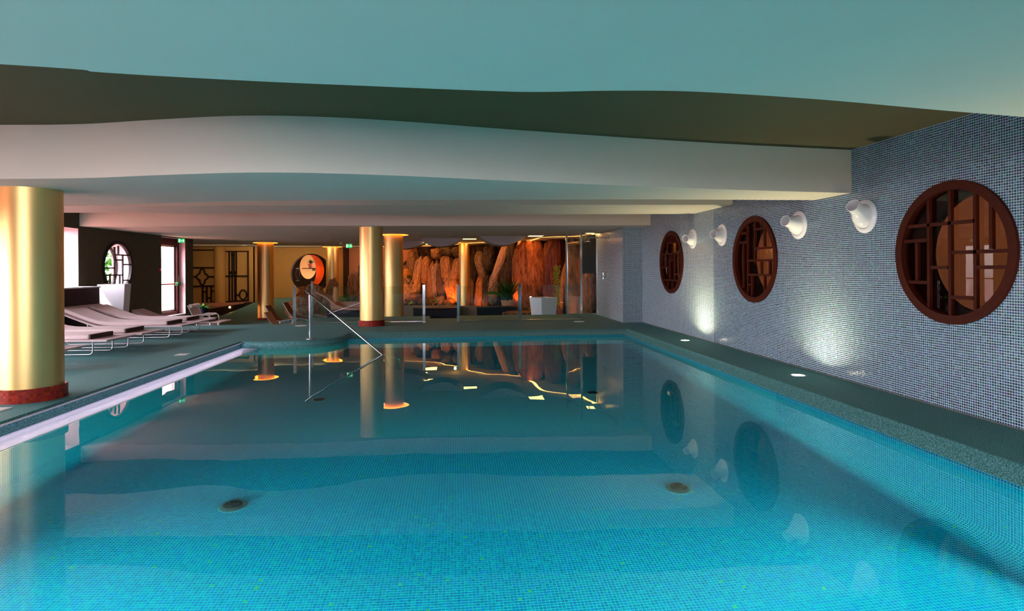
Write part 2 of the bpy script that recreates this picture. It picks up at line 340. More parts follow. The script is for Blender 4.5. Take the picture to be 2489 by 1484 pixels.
# coping along right and far edge: sloping granular face down to the tile line
def co(dx, dz): return [(4.13-dx*.15, 1.0, dz), (4.13-dx*.15, 13.95-dx*.35, dz), (-2.52, 13.95-dx*.35, dz)]
prof = [(0, 0), (.06, -.003), (.14, -.012), (.55, -.06), (.94, -.100), (1.0, -.108)]
b = MB(); b.ribbon([co(a, z) for a, z in prof]); struct(b.build('trim_1', M['deck'], smooth=.7))
# lobe bullnose
lp = [Vector((x, y, 0)) for x, y in lobe]; nrm = []
for i in range(len(lp)):
    t = (lp[min(i+1, len(lp)-1)] - lp[max(i-1, 0)]).normalized(); nrm.append(Vector((t.y, -t.x, 0)))
b = MB(); b.ribbon([[lp[i]+nrm[i]*a+Vector((0, 0, z)) for i in range(len(lp))] for a, z in ((0, 0), (.03, -.006), (.055, -.022), (.07, -.05), (.07, -.10), (.05, -.16), (.05, -1.4))])
struct(b.build('trim_2', M['deck'], smooth=.7))
# riser on the left and overflow shelf
b = MB(); b.ribbon([[(-4.4, 1.0, 0), (-4.4, 12.52, 0)], [(-4.385, 1.0, -.02), (-4.385, 12.52, -.02)], [(-4.36, 1.0, -.14), (-4.36, 12.5, -.14)]]); struct(b.build('trim_3', M['deck']))
b = MB(); b.ribbon([[(-4.37, 1.0, -.132), (-4.37, 12.5, -.132)], [(-4.03, 1.0, -.137), (-4.03, 12.46, -.137)], [(-4.0, 1.0, -.15), (-4.0, 12.44, -.15)]])
shelf = struct(b.build('trim_4', M['shelfmos'], recalc=False)); setuv(shelf, lambda c, n: (c.x, c.y))

# ---- pool basin: one profile (wall, cove, floor, cove, wall) with uv in metres
XR, XL, ZB, RC = 3.98, -4.0, -1.42, .22
prof = [(XR, -.106), (XR, ZB+RC)] + [(x, z) for x, z in arc(XR-RC, ZB+RC, RC, 0, -PI/2, 8)][1:] + [(XL+RC, ZB)] + [(x, z) for x, z in arc(XL+RC, ZB+RC, RC, -PI/2, -PI, 8)][1:] + [(XL, -.15)]
sl = [0]
for i in range(1, len(prof)): sl.append(sl[-1] + math.dist(prof[i], prof[i-1]))
Y0p, Y1p = 1.0, 13.6
me = bpy.data.meshes.new('pool_basin'); V = []; Fc = []; UV = []
for i, (x, z) in enumerate(prof): V += [(x, Y0p, z), (x, Y1p, z)]
for i in range(len(prof)-1):
    Fc.append((2*i, 2*i+1, 2*i+3, 2*i+2)); UV += [sl[i], Y0p, sl[i], Y1p, sl[i+1], Y1p, sl[i+1], Y0p]
me.from_pydata(V, [], Fc); l = me.uv_layers.new(name='UVMap'); l.data.foreach_set('uv', UV); me.materials.append(M['poolmos']); me.shade_smooth()
pool = bpy.data.objects.new('pool_basin', me); C.objects.link(pool); struct(pool)
b = MB(); b.add([(XL, Y1p, ZB), (XR, Y1p, ZB), (XR, Y1p, -.106), (XL, Y1p, -.106)], [(0, 1, 2, 3)]); o = struct(b.build('pool_end', M['poolmos'])); setuv(o, lambda c, n: (c.x, c.z))
b = MB(); b.add([(XL, Y0p, ZB), (XR, Y0p, ZB), (XR, Y0p, 0), (XL, Y0p, 0)], [(0, 1, 2, 3)]); o = struct(b.build('pool_end', M['poolmos'])); setuv(o, lambda c, n: (c.x, c.z))
def poolpos(s, y):
    for i in range(len(sl)-1):
        if s <= sl[i+1]: break
    t = (s-sl[i])/(sl[i+1]-sl[i]); (x0, z0), (x1, z1) = prof[i], prof[i+1]
    dx, dz = (x1-x0)/(sl[i+1]-sl[i]), (z1-z0)/(sl[i+1]-sl[i])
    return (x0+(x1-x0)*t, y, z0+(z1-z0)*t), (dz, 0, -dx), (dx, 0, dz), (0, 1, 0)
tile_mesh('mosaic_tiles', M['poolmos'], poolpos, cells(.01, 9.4), cells(3.3, 7.0), None, pool)

# ---- water
b = MB(); b.add([(-4.045, 1.0, WZ), (XR, 1.0, WZ), (XR, 13.6, WZ), (-4.045, 13.6, WZ)], [(0, 1, 2, 3)])
w = b.build('pool_water', M['water'], recalc=False); tag(w, 'still clear turquoise water filling the indoor pool', 'water'); w['kind'] = 'stuff'

# ---- right wall with three round windows
WIN = [(5.49, 1.596), (9.43, 1.596), (13.24, 1.596)]; RWN = .70
def wall_holes(b, y0, y1, z0, z1, holes, r, mp):
    ys = [y0]; h = .80
    for (cy, cz) in holes: ys += [cy-h, cy+h]
    ys.append(y1)
    def quad(a0, a1, c0, c1): b.add([mp(a0, c0), mp(a1, c0), mp(a1, c1), mp(a0, c1)], [(0, 1, 2, 3)])
    for i in range(0, len(ys)-1, 2): quad(ys[i], ys[i+1], z0, z1)
    for (cy, cz) in holes:
        if cz-h > z0: quad(cy-h, cy+h, z0, cz-h)
        quad(cy-h, cy+h, cz+h, z1); n = 48; vs = []; fs = []
        for k in range(n):
            a = 2*PI*k/n; c_, s_ = math.cos(a), math.sin(a); q = h/max(abs(c_), abs(s_))
            vs += [mp(cy+r*c_, cz+r*s_), mp(cy+q*c_, cz+q*s_)]
        for k in range(n): k2 = (k+1) % n; fs.append((2*k, 2*k+1, 2*k2+1, 2*k2))
        b.add(vs, fs)
b = MB(); wall_holes(b, -3.0, 15.42, -.02, 2.96, WIN, RWN, lambda y, z: (5.0, y, z))
wr = struct(b.build('wall_right', M['wallmos'], recalc=False)); setuv(wr, lambda c, n: (c.y, c.z))
def keepw(y, z):
    return all((y-cy)**2+(z-cz)**2 > (RWN+.02)**2 for cy, cz in WIN)
tile_mesh('mosaic_tiles', M['wallmos'], lambda y, z: ((5.0, y, z), (-1, 0, 0), (0, 1, 0), (0, 0, 1)), cells(3.2, 11.0), cells(0, 2.94), keepw, wr)
b = MB(); b.add([(4.47, 15.42, -.02), (5.0, 15.42, -.02), (5.0, 15.42, 2.6), (4.47, 15.42, 2.6)], [(0, 1, 2, 3)])
o = struct(b.build('wall_pier', M['wallmos'])); setuv(o, lambda c, n: (c.x, c.z))
tile_mesh('mosaic_tiles', M['wallmos'], lambda x, z: ((x, 15.42, z), (0, -1, 0), (1, 0, 0), (0, 0, 1)), cells(4.47, 5.0), cells(0, 2.56), None, o)
b = MB(); b.add([(4.47, 15.42, -.62), (4.45, 18.25, -.62), (4.45, 18.25, 2.6), (4.47, 15.42, 2.6)], [(0, 1, 2, 3)])
o = struct(b.build('wall_shower', M['wallmos'])); setuv(o, lambda c, n: (c.y, c.z))
b = MB(); b.box(5.0, 5.02, 15.41, 22.0, -.6, 2.96); b.box(4.46, 5.0, 18.25, 18.3, -.6, 2.6); struct(b.build('wall_corner', M['darkwall']))
b = MB(); b.bar((4.445, 18.27, 0), (4.445, 18.27, 2.56), .03, .03); b.bar((4.465, 15.41, 2.54), (4.445, 18.27, 2.54), .012, .03); struct(b.build('trim_5', M['steel']))
b = MB(); b.box(4.985, 5.0, -2, 15.42, .0, .006); struct(b.build('baseboard_right', M['kerb']))

def ring(b, c, r0, r1, axis_x0, axis_x1, n=64):
    """flat ring of rectangular section round the X axis"""
    vs = []; fs = []
    for k in range(n):
        a = 2*PI*k/n; cc, ss = math.cos(a), math.sin(a)
        for r, x in ((r0, axis_x0), (r1, axis_x0), (r1, axis_x1), (r0, axis_x1)): vs.append((x, c[0]+r*cc, c[1]+r*ss))
    for k in range(n):
        k2 = (k+1) % n
        for j in range(4): fs.append((4*k+j, 4*k+(j+1) % 4, 4*k2+(j+1) % 4, 4*k2+j))
    b.add(vs, fs)
def round_window(idx, X, sgn, c, r, bars, frame_m, bar_m, glass_m, depth=.33, inner_r=.645, barw=.035):
    """sgn = +1 when the outside lies towards +X"""
    e = bpy.data.objects.new('window_%d' % idx, None); C.objects.link(e); e['kind'] = 'structure'
    b = MB(); ring(b, c, r-.075, r+.015, X-.03*sgn, X+.05*sgn); b.build('frame', frame_m, e, smooth=.6)
    for (y0, z0, y1, z1) in bars:
        # clip to inner radius
        pts = []
        for (y, z) in ((y0, z0), (y1, z1)):
            q = math.hypot(y, z)
            if q > r-.05:
                if abs(y0-y1) < 1e-6: z = math.copysign(math.sqrt(max((r-.05)**2-y*y, 0)), z)
                else: y = math.copysign(math.sqrt(max((r-.05)**2-z*z, 0)), y)
            pts.append((y, z))
        b = MB(); b.bar((X+.005*sgn, c[0]+pts[0][0], c[1]+pts[0][1]), (X+.005*sgn, c[0]+pts[1][0], c[1]+pts[1][1]), barw, .035, up=(1, 0, 0)); b.build('lattice_bar', bar_m, e)
    b = MB(); n = 48; b.add([(X+.03*sgn, c[0]+(r-.07)*math.cos(2*PI*k/n), c[1]+(r-.07)*math.sin(2*PI*k/n)) for k in range(n)], [tuple(range(n))]); b.build('pane', glass_m, e)
    b = MB(); ring(b, c, inner_r-.03, inner_r+.02, X+(depth-.02)*sgn, X+(depth+.04)*sgn); b.build('inner_ring', M['black'], e, smooth=.6)
    return e
W3 = [(0.28,0.6,0.28,-0.6),(0.01,0.65,0.01,-0.66),(-0.28,0.6,-0.28,-0.59),(-0.45,0.49,-0.45,0.02),(0.44,0.13,0.44,-0.3),(0.58,0.3,-0.28,0.3),(0.62,0.14,0.29,0.14),(0.0,0.0,-0.67,0.0),(0.25,-0.15,0.04,-0.15),(-0.3,-0.15,-0.65,-0.15),(0.58,-0.31,0.29,-0.31),(0.0,-0.45,-0.27,-0.45)]
W2 = [(0.22,0.58,0.22,-0.61),(-0.03,0.65,-0.03,0.0),(-0.33,0.58,-0.33,0.2),(0.37,0.29,0.37,-0.49),(-0.23,-0.04,-0.23,-0.24),(-0.49,-0.03,-0.49,-0.25),(0.08,-0.28,0.08,-0.64),(-0.33,-0.27,-0.33,-0.59),(0.43,0.46,0.25,0.46),(0.49,0.3,0.24,0.3),(-0.05,0.5,-0.31,0.5),(-0.05,0.18,-0.66,0.18),(0.21,-0.02,-0.66,-0.02),(0.21,-0.26,-0.62,-0.26),(0.21,-0.43,0.09,-0.43)]
W1 = [(0.25,0.56,0.25,0.21),(0.11,0.64,0.11,0.45),(-0.02,0.66,-0.02,0.45),(-0.16,0.62,-0.16,0.45),(-0.31,0.57,-0.31,0.23),(0.1,0.18,0.1,-0.42),(-0.19,0.2,-0.19,-0.43),(-0.46,0.19,-0.46,-0.26),(0.43,0.19,0.43,-0.11),(-0.03,0.19,-0.03,0.06),(-0.05,-0.45,-0.05,-0.64),(0.23,-0.45,0.23,-0.61),(-0.32,-0.44,-0.32,-0.58),(0.23,0.45,-0.31,0.45),(0.57,0.2,-0.66,0.2),(0.08,0.04,-0.2,0.04),(0.57,-0.12,0.13,-0.12),(-0.2,-0.28,-0.61,-0.28),(0.47,-0.42,-0.53,-0.42)]
W4 = [(-0.14,0.55,-0.14,-0.6),(0.04,0.59,0.04,0.36),(0.25,0.34,0.25,-0.6),(-0.36,-0.22,-0.36,-0.5),(0.1,-0.22,0.1,-0.62),(-0.13,0.34,0.55,0.34),(-0.12,0.2,0.26,0.2),(0.27,0.08,0.66,0.08),(-0.6,-0.02,-0.14,-0.02),(-0.6,-0.21,0.25,-0.21),(0.26,-0.36,0.63,-0.36)]
for i, (c, bars) in enumerate(zip(WIN[::-1], (W1, W2, W3))):
    e = round_window(i+1, 5.0, 1, c, .713, bars, M['darkwood'], M['darkwood'], M['darkglass'])
    # timber lined cavity behind the lattice, then an inner round opening to a dim room
    b = MB(); y0, y1, z0, z1 = c[0]-.95, c[0]+.95, .7, 2.5
    b.add([(5.02, y0, z0), (5.33, y0, z0), (5.33, y1, z0), (5.02, y1, z0), (5.02, y0, z1), (5.33, y0, z1), (5.33, y1, z1), (5.02, y1, z1)], [(0, 1, 2, 3), (4, 5, 6, 7), (0, 1, 5, 4), (3, 2, 6, 7)])
    wall_holes(b, y0, y1, z0-.0, z1+.0, [(c[0], c[1])], .645, lambda y, z: (5.33, y, min(z, 2.5)))
    b.build('cavity_lining', M['darkwood'], e, recalc=False)
b = MB(); b.box(7.2, 7.25, 3, 16, -.1, 2.96); struct(b.build('wall_beyond', M['tan_dim'])); b = MB(); b.box(5.34, 7.25, 3, 16, -.12, -.1); b.box(5.34, 7.25, 3, 16, 2.9, 2.96); b.box(5.34, 7.25, 2.95, 3, -.1, 2.96); b.box(5.0, 7.25, 16, 16.05, -.1, 2.96); struct(b.build('wall_annex', M['darkwall']))
point('annex_lamp', (6.5, 9.7, 2.4), 6, (1, .45, .12), .03); point('annex_lamp', (6.5, 4.5, 2.4), 4, (1, .45, .12), .03)

# ---- left wall
b = MB(); X = -9.2; T = .45
segs = sorted(LEFT_OPEN); prev = -3.0; h = .8; wc = (16.98, 1.56)
def lq(y0, y1, z0, z1): b.add([(X, y0, z0), (X, y1, z0), (X, y1, z1), (X, y0, z1)], [(0, 3, 2, 1)])
for (y0, y1, z0, z1) in segs:
    if y0 > 19: wall_holes(b, prev, y0, -.1, 2.96, [wc], .70, lambda y, z: (X, y, z))
    else: lq(prev, y0, -.1, 2.96)
    lq(y0, y1, z1, 2.96)
    if z0 > 0: lq(y0, y1, -.1, z0)
    prev = y1
lq(prev, 21.6, -.6, 2.96)
b.add([(X, 21.6, -.6), (X-T, 21.6, -.6), (X-T, 21.6, 2.96), (X, 21.6, 2.96)], [(0, 1, 2, 3)])
struct(b.build('wall_left', M['olive'], recalc=False))
b = MB()   # outer skin so that daylight comes in through the openings only
prev = -3.0; XO = -9.66
def lo(y0, y1, z0, z1): b.add([(XO, y0, z0), (XO, y1, z0), (XO, y1, z1), (XO, y0, z1)], [(0, 3, 2, 1)])
for (y0, y1, z0, z1) in segs:
    if y0 > 19: wall_holes(b, prev, y0, -.1, 2.96, [wc], .70, lambda y, z: (XO, y, z))
    else: lo(prev, y0, -.1, 2.96)
    lo(y0, y1, z1, 2.96); prev = y1
lo(prev, 21.6, -.6, 2.96)
struct(b.build('wall_outer', M['olive'], recalc=False))
for i, (y0, y1, z0, z1) in enumerate(segs):
    b = MB(); b.add([(X, y0, z0), (XO, y0, z0), (XO, y1, z0), (X, y1, z0), (X, y0, z1), (XO, y0, z1), (XO, y1, z1), (X, y1, z1)], [(0, 1, 2, 3), (4, 5, 6, 7), (0, 1, 5, 4), (3, 2, 6, 7)])
    struct(b.build('trim_%d' % (10+i), M['reveal'], recalc=False))
b = MB(); n = 48
b.add([(x, wc[0]+.70*math.cos(2*PI*k/n), wc[1]+.70*math.sin(2*PI*k/n)) for k in range(n) for x in (X, XO)], [(2*k, 2*k+1, 2*((k+1) % n)+1, 2*((k+1) % n)) for k in range(n)]); struct(b.build('trim_20', M['reveal'], smooth=1))
round_window(4, -9.2, -1, wc, .713, W4, M['black'], M['black'], M['glass'], depth=.40, inner_r=.665)
# tall glazed openings near the camera, and the glass door
def glazed(name, y0, y1, z1, x, mull):
    e = bpy.data.objects.new(name, None); C.objects.link(e); e['kind'] = 'structure'
    b = MB(); f = .05
    b.box(x-.03, x+.03, y0, y0+f, 0, z1); b.box(x-.03, x+.03, y1-f, y1, 0, z1); b.box(x-.03, x+.03, y0+f, y1-f, 0, f); b.box(x-.03, x+.03, y0+f, y1-f, z1-f, z1)
    for q in mull: b.box(x-.02, x+.02, q-.025, q+.025, f, z1-f)
    b.build('frame', M['black'], e)
    b = MB(); b.add([(x, y0+f, f), (x, y1-f, f), (x, y1-f, z1-f), (x, y0+f, z1-f)], [(0, 1, 2, 3)]); b.build('pane', M['glass'], e)
    return e
for i, (y0, y1, z0, z1) in enumerate(segs[:-1]): glazed('window_%d' % (5+i), y0, y1, z1, XO+.05, [(y0+y1)/2])
# door_1: dark frame, glass leaf with push bar
e = bpy.data.objects.new('door_1', None); C.objects.link(e); e['kind'] = 'structure'
y0, y1, z1 = 19.37, 21.0, 2.53; x = -9.5
b = MB(); b.box(x-.04, x+.10, y0, y0+.10, 0, z1); b.box(x-.04, x+.10, y1-.14, y1, 0, z1); b.box(x-.04, x+.10, y0+.1, y1-.14, z1-.22, z1); b.box(x-.04, x+.10, y0+.1, y1-.14, 0, .10); b.build('frame', M['doorframe'], e)
b = MB(); b.box(x-.02, x+.02, y0+.1, y0+.16, .1, z1-.22); b.box(x-.02, x+.02, y1-.20, y1-.14, .1, z1-.22); b.box(x-.02, x+.02, y0+.16, y1-.2, .1, .16); b.box(x-.02, x+.02, y0+.16, y1-.2, 2.25, z1-.22); b.build('leaf_frame', M['steel2'], e)
b = MB(); b.add([(x, y0+.14, .12), (x, y1-.18, .12), (x, y1-.18, 2.28), (x, y0+.14, 2.28)], [(0, 1, 2, 3)]); b.build('pane', M['glass'], e)
hb = MB(); hb.tube([(x+.14, y0+.12, 1.02), (x+.14, y1-.10, 1.02)], .022, 8); hb.box(x+.02, x+.16, y0+.12, y0+.18, .98, 1.06); hp = hb.build('push_bar', M['redplastic'], e)
hb = MB(); hb.box(x+.1, x+.19, y1-.30, y1-.06, .97, 1.07); hb.build('push_bar_box', M['greenpl'], e)
hb = MB(); hb.tube([(x+.14, y1-.12, 1.06), (x+.14, y1-.12, 1.2), (x+.13, y1-.14, 1.28)], .012, 8); hb.build('door_handle', M['steel'], e)

# ---- outside: terrace, board wall
b = MB(); b.box(-22, -9.66, 21.40, 21.52, -.02, 4.5); struct(b.build('wall_courtyard', M['white']))
b = MB(); b.box(-70, -9.70, -30, 60, -.06, -.02); struct(b.build('floor_terrace', M['paving']))
for k in range(13):
    b = MB(); z = -.02+k*.22; b.box(-10.42, -9.72, 18.92, 18.98, z, z+.205); o = b.build('board', M['boards'])
    if k == 0: wb = bpy.data.objects.new('wall_terrace', None); C.objects.link(wb); wb['kind'] = 'structure'
    o.parent = wb
def bush(name, loc, label, n, rad, hgt, ml, leaf=.14):
    e = thing(name, label, 'plant', loc)
    b = MB()
    for k in range(5):
        a = random.random()*2*PI; b.tube([(0, 0, 0), (math.cos(a)*rad*.3, math.sin(a)*rad*.3, hgt*.5), (math.cos(a)*rad*.6, math.sin(a)*rad*.6, hgt*.8)], [.02, .014, .006], 6)
    b.build('stem', M['bark'], e)
    b = MB()
    for k in range(n):
        a = random.random()*2*PI; q = math.sqrt(random.random())*rad; z = hgt*(.25+.75*random.random()); p = Vector((q*math.cos(a), q*math.sin(a), z))
        d = Vector((math.cos(a)+random.uniform(-.6, .6), math.sin(a)+random.uniform(-.6, .6), random.uniform(-.3, .9))).normalized(); s_ = d.cross(Vector((0, 0, 1))).normalized()*leaf*.22; t = d*leaf*random.uniform(.7, 1.3)
        b.add([p, p+t*.4+s_, p+t, p+t*.4-s_], [(0, 1, 2), (0, 2, 3)])
    o = b.build('foliage', ml, e, recalc=False); o['kind'] = 'stuff'; return e
bush('terrace_shrub', (-11.4, 20.1, -.02), 'green feathery shrub outside, seen through the round window by the white planter', 500, .7, 2.1, M['leaf'], .3)

# ---- back wall behind the camera with wide glazing
b = MB(); b.box(-9.66, -5.6, -3.05, -3.0, -.02, 2.96); b.box(-1.0, 5.0, -3.05, -3.0, -.02, 2.96); b.box(-5.6, 3.6, -3.05, -3.0, 2.5, 2.96); b.box(-5.6, 3.6, -3.05, -3.0, -.02, 1.35); struct(b.build('wall_near', M['olive']))
e = bpy.data.objects.new('window_12', None); C.objects.link(e); e['kind'] = 'structure'
for k in range(3):
    b = MB(); xx = -5.6+k*2.3; b.box(xx-.04, xx+.04, -3.04, -2.98, 1.35, 2.5); b.build('mullion', M['black'], e)
for k in range(2):
    b = MB(); xx = -5.6+k*2.3; b.add([(xx, -3.01, 1.35), (xx+2.3, -3.01, 1.35), (xx+2.3, -3.01, 2.5), (xx, -3.01, 2.5)], [(0, 1, 2, 3)]); b.build('pane', M['glass'], e)

# ---- ceilings
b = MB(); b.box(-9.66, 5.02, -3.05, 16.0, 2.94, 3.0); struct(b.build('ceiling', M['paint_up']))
def curve(pts, sub=8):
    P = [Vector((p[0], p[1], 0)) for p in pts]; out = []
    for i in range(len(P)-1):
        p0 = P[max(i-1, 0)]; p1 = P[i]; p2 = P[i+1]; p3 = P[min(i+2, len(P)-1)]
        for k in range(sub):
            t = k/sub; q = .5*((2*p1)+(-p0+p2)*t+(2*p0-5*p1+4*p2-p3)*t*t+(-p0+3*p1-3*p2+p3)*t**3); out.append((q.x, q.y))
    out.append((P[-1].x, P[-1].y)); return out
def beam(name, front, back, z0, z1):
    b = MB(); fr = curve(front); bk = curve(back)[::-1]; b.prism(fr+bk, z0, z1); return struct(b.build(name, M['paint'], smooth=.5))
near_back = [(-9.2, 2.3), (-5, 2.55), (-2.054, 2.869), (-1.66, 2.95), (-1.028, 3.021), (-0.432, 3.06), (0.204, 3.094), (0.466, 3.088), (0.854, 3.036), (1.3, 3.022), (2.055, 3.109), (2.886, 3.259), (3.569, 3.37), (5.0, 3.6)]
beam('ceiling_beam', [(-9.2, -3.0), (5.0, -3.0)], near_back, 2.392, 2.95)
f2 = [(-9.2, 5.9), (-7.5, 6.35), (-6, 6.5), (-4.6, 6.41), (-3.75, 6.31), (-2.84, 6.05), (-2.0, 5.855), (-1.22, 5.853), (-0.44, 5.98), (0.4, 6.18), (1.83, 6.49), (3.42, 6.78), (5.0, 6.99)]
b2 = [(-9.2, 8.6), (-7, 8.85), (-5.488, 8.831), (-4.459, 8.677), (-3.398, 8.374), (-2.252, 8.171), (-0.595, 8.039), (2.188, 7.802), (5.0, 7.753)]
beam('ceiling_beam', f2, b2, 2.393, 2.95)
f3 = [(-9.2, 11.0), (-6.5, 10.95), (-4.38, 10.8), (-0.78, 10.49), (2, 10.35), (5.0, 10.2)]
b3 = [(-9.2, 12.1), (-7.56, 12.2), (-6.25, 12.15), (-5.02, 12.36), (-3.3, 11.95), (-0.93, 12.57), (1.65, 12.19), (5.0, 11.97)]
beam('ceiling_beam', f3, b3, 2.598, 2.95)
# rear ceiling starts with the fourth fascia
f4 = curve([(-9.2, 15.35), (-7.5, 15.35), (-5.15, 15.08), (-1.12, 15.05), (2, 14.9), (5.0, 14.70)])
b = MB(); b.prism(f4+[(5.0, 18.3), (5.2, 22.0), (5.2, 32), (-16, 32), (-16, 21.6), (-9.2, 21.6)], 2.565, 2.95); struct(b.build('ceiling_rear', M['paint'], smooth=.5))

# ---- lower lounge floor rising to the far wall
def zf(x, y):
    def ss(a, c, t): t = min(max((t-a)/(c-a), 0), 1); return t*t*(3-2*t)
    return -.57 + .68*ss(-10.6, -8.9, x)*ss(22.5, 29.3, y)*(1-.8*ss(-5.0, -3.0, x))
b = MB(); nx, ny = 50, 40; rows = []
for j in range(ny+1):
    y = 16.2+(31-16.2)*j/ny; rows.append([(-15+(20.3)*i/nx, y, zf(-15+20.3*i/nx, y)) for i in range(nx+1)])
b.ribbon(rows); struct(b.build('floor_lounge', M['deck'], smooth=1, recalc=False))

# ---- far walls
MC = (-7.13, 1.30); MR = .97   # moon gate
b = MB(); Yw = 29.8
def fq(x0, x1, z0, z1, y=Yw): b.add([(x0, y, z0), (x1, y, z0), (x1, y, z1), (x0, y, z1)], [(0, 1, 2, 3)])
hq = 1.14; fq(-9.4, MC[0]-hq, -.7, 2.6); fq(MC[0]+hq, -5.45, -.7, 2.6); fq(MC[0]-hq, MC[0]+hq, MC[1]+hq, 2.6) if MC[1]+hq < 2.6 else None
n = 64; vs = []; fs = []
for k in range(n):
    a = 2*PI*k/n; c_, s_ = math.cos(a), math.sin(a); q = hq/max(abs(c_), abs(s_)); r_ = MR
    vs += [(MC[0]+r_*c_, Yw, MC[1]+r_*s_), (MC[0]+q*c_, Yw, MC[1]+q*s_)]
for k in range(n):
    k2 = (k+1) % n; a = 2*PI*(k+.5)/n
    if abs(math.cos(a))*MR < .54 and math.sin(a) < 0: continue
    fs.append((2*k, 2*k+1, 2*k2+1, 2*k2))
b.add(vs, fs); fq(MC[0]-hq, MC[0]-.54, -.7, MC[1]-hq+.001); fq(MC[0]+.54, MC[0]+hq, -.7, MC[1]-hq+.001)
struct(b.build('wall_far', M['tan'], recalc=False))
b = MB(); vs = []
for k in range(n+1):
    a = 2*PI*k/n; 
for x0, y0_ in ((-9.4, 29.8),): pass
b.add([(MC[0]+MR*math.cos(2*PI*k/n), y, MC[1]+MR*math.sin(2*PI*k/n)) for k in range(n) for y in (Yw, Yw+.35)], [(2*k, 2*k+1, 2*((k+1) % n)+1, 2*((k+1) % n)) for k in range(n) if not (abs(math.cos(2*PI*(k+.5)/n))*MR < .54 and math.sin(2*PI*(k+.5)/n) < 0)])
struct(b.build('trim_21', M['darkwall'], smooth=1))
b = MB(); b.box(-9.4, -5.3, 30.15, 30.2, -.7, .75); b.box(-9.4, -5.3, 30.15, 30.2, 2.24, 2.6)  # inner wall with second opening
IC = (-7.36, 1.62); IR = .60; n2 = 40; vs = []; fs = []
for k in range(n2):
    a = 2*PI*k/n2; c_, s_ = math.cos(a), math.sin(a); q = min(2.2/max(abs(c_), 1e-6), (.88)/max(abs(s_), 1e-6)); vs += [(IC[0]+.40*c_, 30.17, IC[1]+IR*s_), (IC[0]+min(max(q*c_, -2.2), 2.2), 30.17, IC[1]+min(max(q*s_, -.88), .88))]
for k in range(n2): k2 = (k+1) % n2; fs.append((2*k, 2*k+1, 2*k2+1, 2*k2))
b.add(vs, fs); struct(b.build('wall_inner', M['darkwall'], recalc=False))
b = MB(); b.box(-9.4, -5.3, 31.4, 31.5, -.7, 2.6); struct(b.build('wall_end', M['tan']))
b = MB(); b.box(-5.45, -2.2, 29.85, 29.9, -.7, 2.6); struct(b.build('wall_back', M['salmon']))
b = MB(); b.box(-5.52, -5.30, 29.5, 29.86, -.6, 2.6); struct(b.build('wall_fin', M['darkwall']))
b = MB(); b.box(-16, -9.4, 28.5, 28.55, -.7, 2.6); b.box(-9.45, -9.4, 28.5, 29.85, -.7, 2.6); struct(b.build('wall_screen', M['tan']))
b = MB(); b.box(-16, -15.9, 21.6, 28.5, -.7, 2.6); b.box(-16, -9.65, 21.55, 21.6, -.7, 2.6); struct(b.build('wall_lounge', M['tan']))
b = MB(); b.add([(-13.5, 28.0, -.6), (-9.45, 28.0, -.6), (-9.45, 28.0, -.02), (-13.5, 28.0, -.12), (-13.5, 28.4, -.6), (-9.45, 28.4, -.6), (-9.45, 28.4, -.02), (-13.5, 28.4, -.12)], [(0,1,2,3),(7,6,5,4),(3,2,6,7),(0,3,7,4),(1,5,6,2)]); struct(b.build('trim_22', M['darkkerb']))
# side light niches in the kerb
for i, (x, z) in enumerate(((-10.32, -.22), (-12.6, -.25))):
    e = thing('kerb_light', ['small round warm light in the dark kerb below the circle screen', 'small warm light in the dark kerb, beside the white wicker chair'][i], 'light', (x, 27.97, z))
    b = MB(); b.lathe([(.0, 0), (.045, 0)], 16, Matrix.Rotation(PI/2, 4, 'X')); b.build('lens', M['smalllight'], e)
    b = MB(); b.lathe([(.045, 0), (.06, 0), (.06, .012), (.045, .012)], 16, Matrix.Rotation(PI/2, 4, 'X'), closed=True); b.build('rim', M['steel2'], e)
    spot('kerb_glow', (x, 27.85, z), (x+.4, 27.0, -.6), 14 if i == 0 else 5, (1, .45, .1), 1.4)

# ================================================================== LATTICE SCREENS
def lat(x): return -12.19+(x-240)/6.745*.0193
def laz(y): return 1.45-(y/6.745+570-659)/1425*27.9
def screen(label, bars, curves, y=28.46):
    e = thing('lattice_screen', label, 'screen', (0, 0, 0))
    for (xa, ya, xb, yb, w) in bars:
        b = MB(); b.bar((lat(xa), y, laz(ya)), (lat(xb), y, laz(yb)), w, .05, up=(0, 1, 0)); b.build('lattice_bar', M['blackwood'], e)
    for nm, pts in curves:
        b = MB(); P = [(lat(px_), y, laz(py_)) for px_, py_ in pts]; b.tube(P+[P[0]], .032, 6, cap=False); b.build(nm, M['blackwood'], e)
    return e
t = .055
quat = []
for k in range(48):
    a = 2*PI*k/48; best = 0
    for (ex, ey, ea, eb) in ((407, 632, 40, 66), (407, 752, 40, 70), (362, 692, 44, 46), (452, 692, 42, 46)):
        for q in range(200):
            px_, py_ = 407+q*math.cos(a), 692+q*math.sin(a)
            if ((px_-ex)/ea)**2+((py_-ey)/eb)**2 < 1: best = max(best, q)
    quat.append((407+best*math.cos(a), 692+best*math.sin(a)))
screen('dark lattice screen with a quatrefoil frame, left of the half column', [(250,262,250,850,t),(603,262,603,1110,t),(235,268,603,268,t),(235,548,603,548,t),(235,845,603,838,t),(235,692,322,692,t),(492,692,603,692,t),(412,850,412,1115,t),(475,850,475,1112,t),(542,850,542,1110,t),(412,930,475,930,t),(475,1030,542,1030,t),(542,920,603,920,t),(360,1120,610,1108,t)], [('quatrefoil', quat)])
circ = [(1040+55*math.cos(2*PI*k/24), 985+75*math.sin(2*PI*k/24)) for k in range(24)]
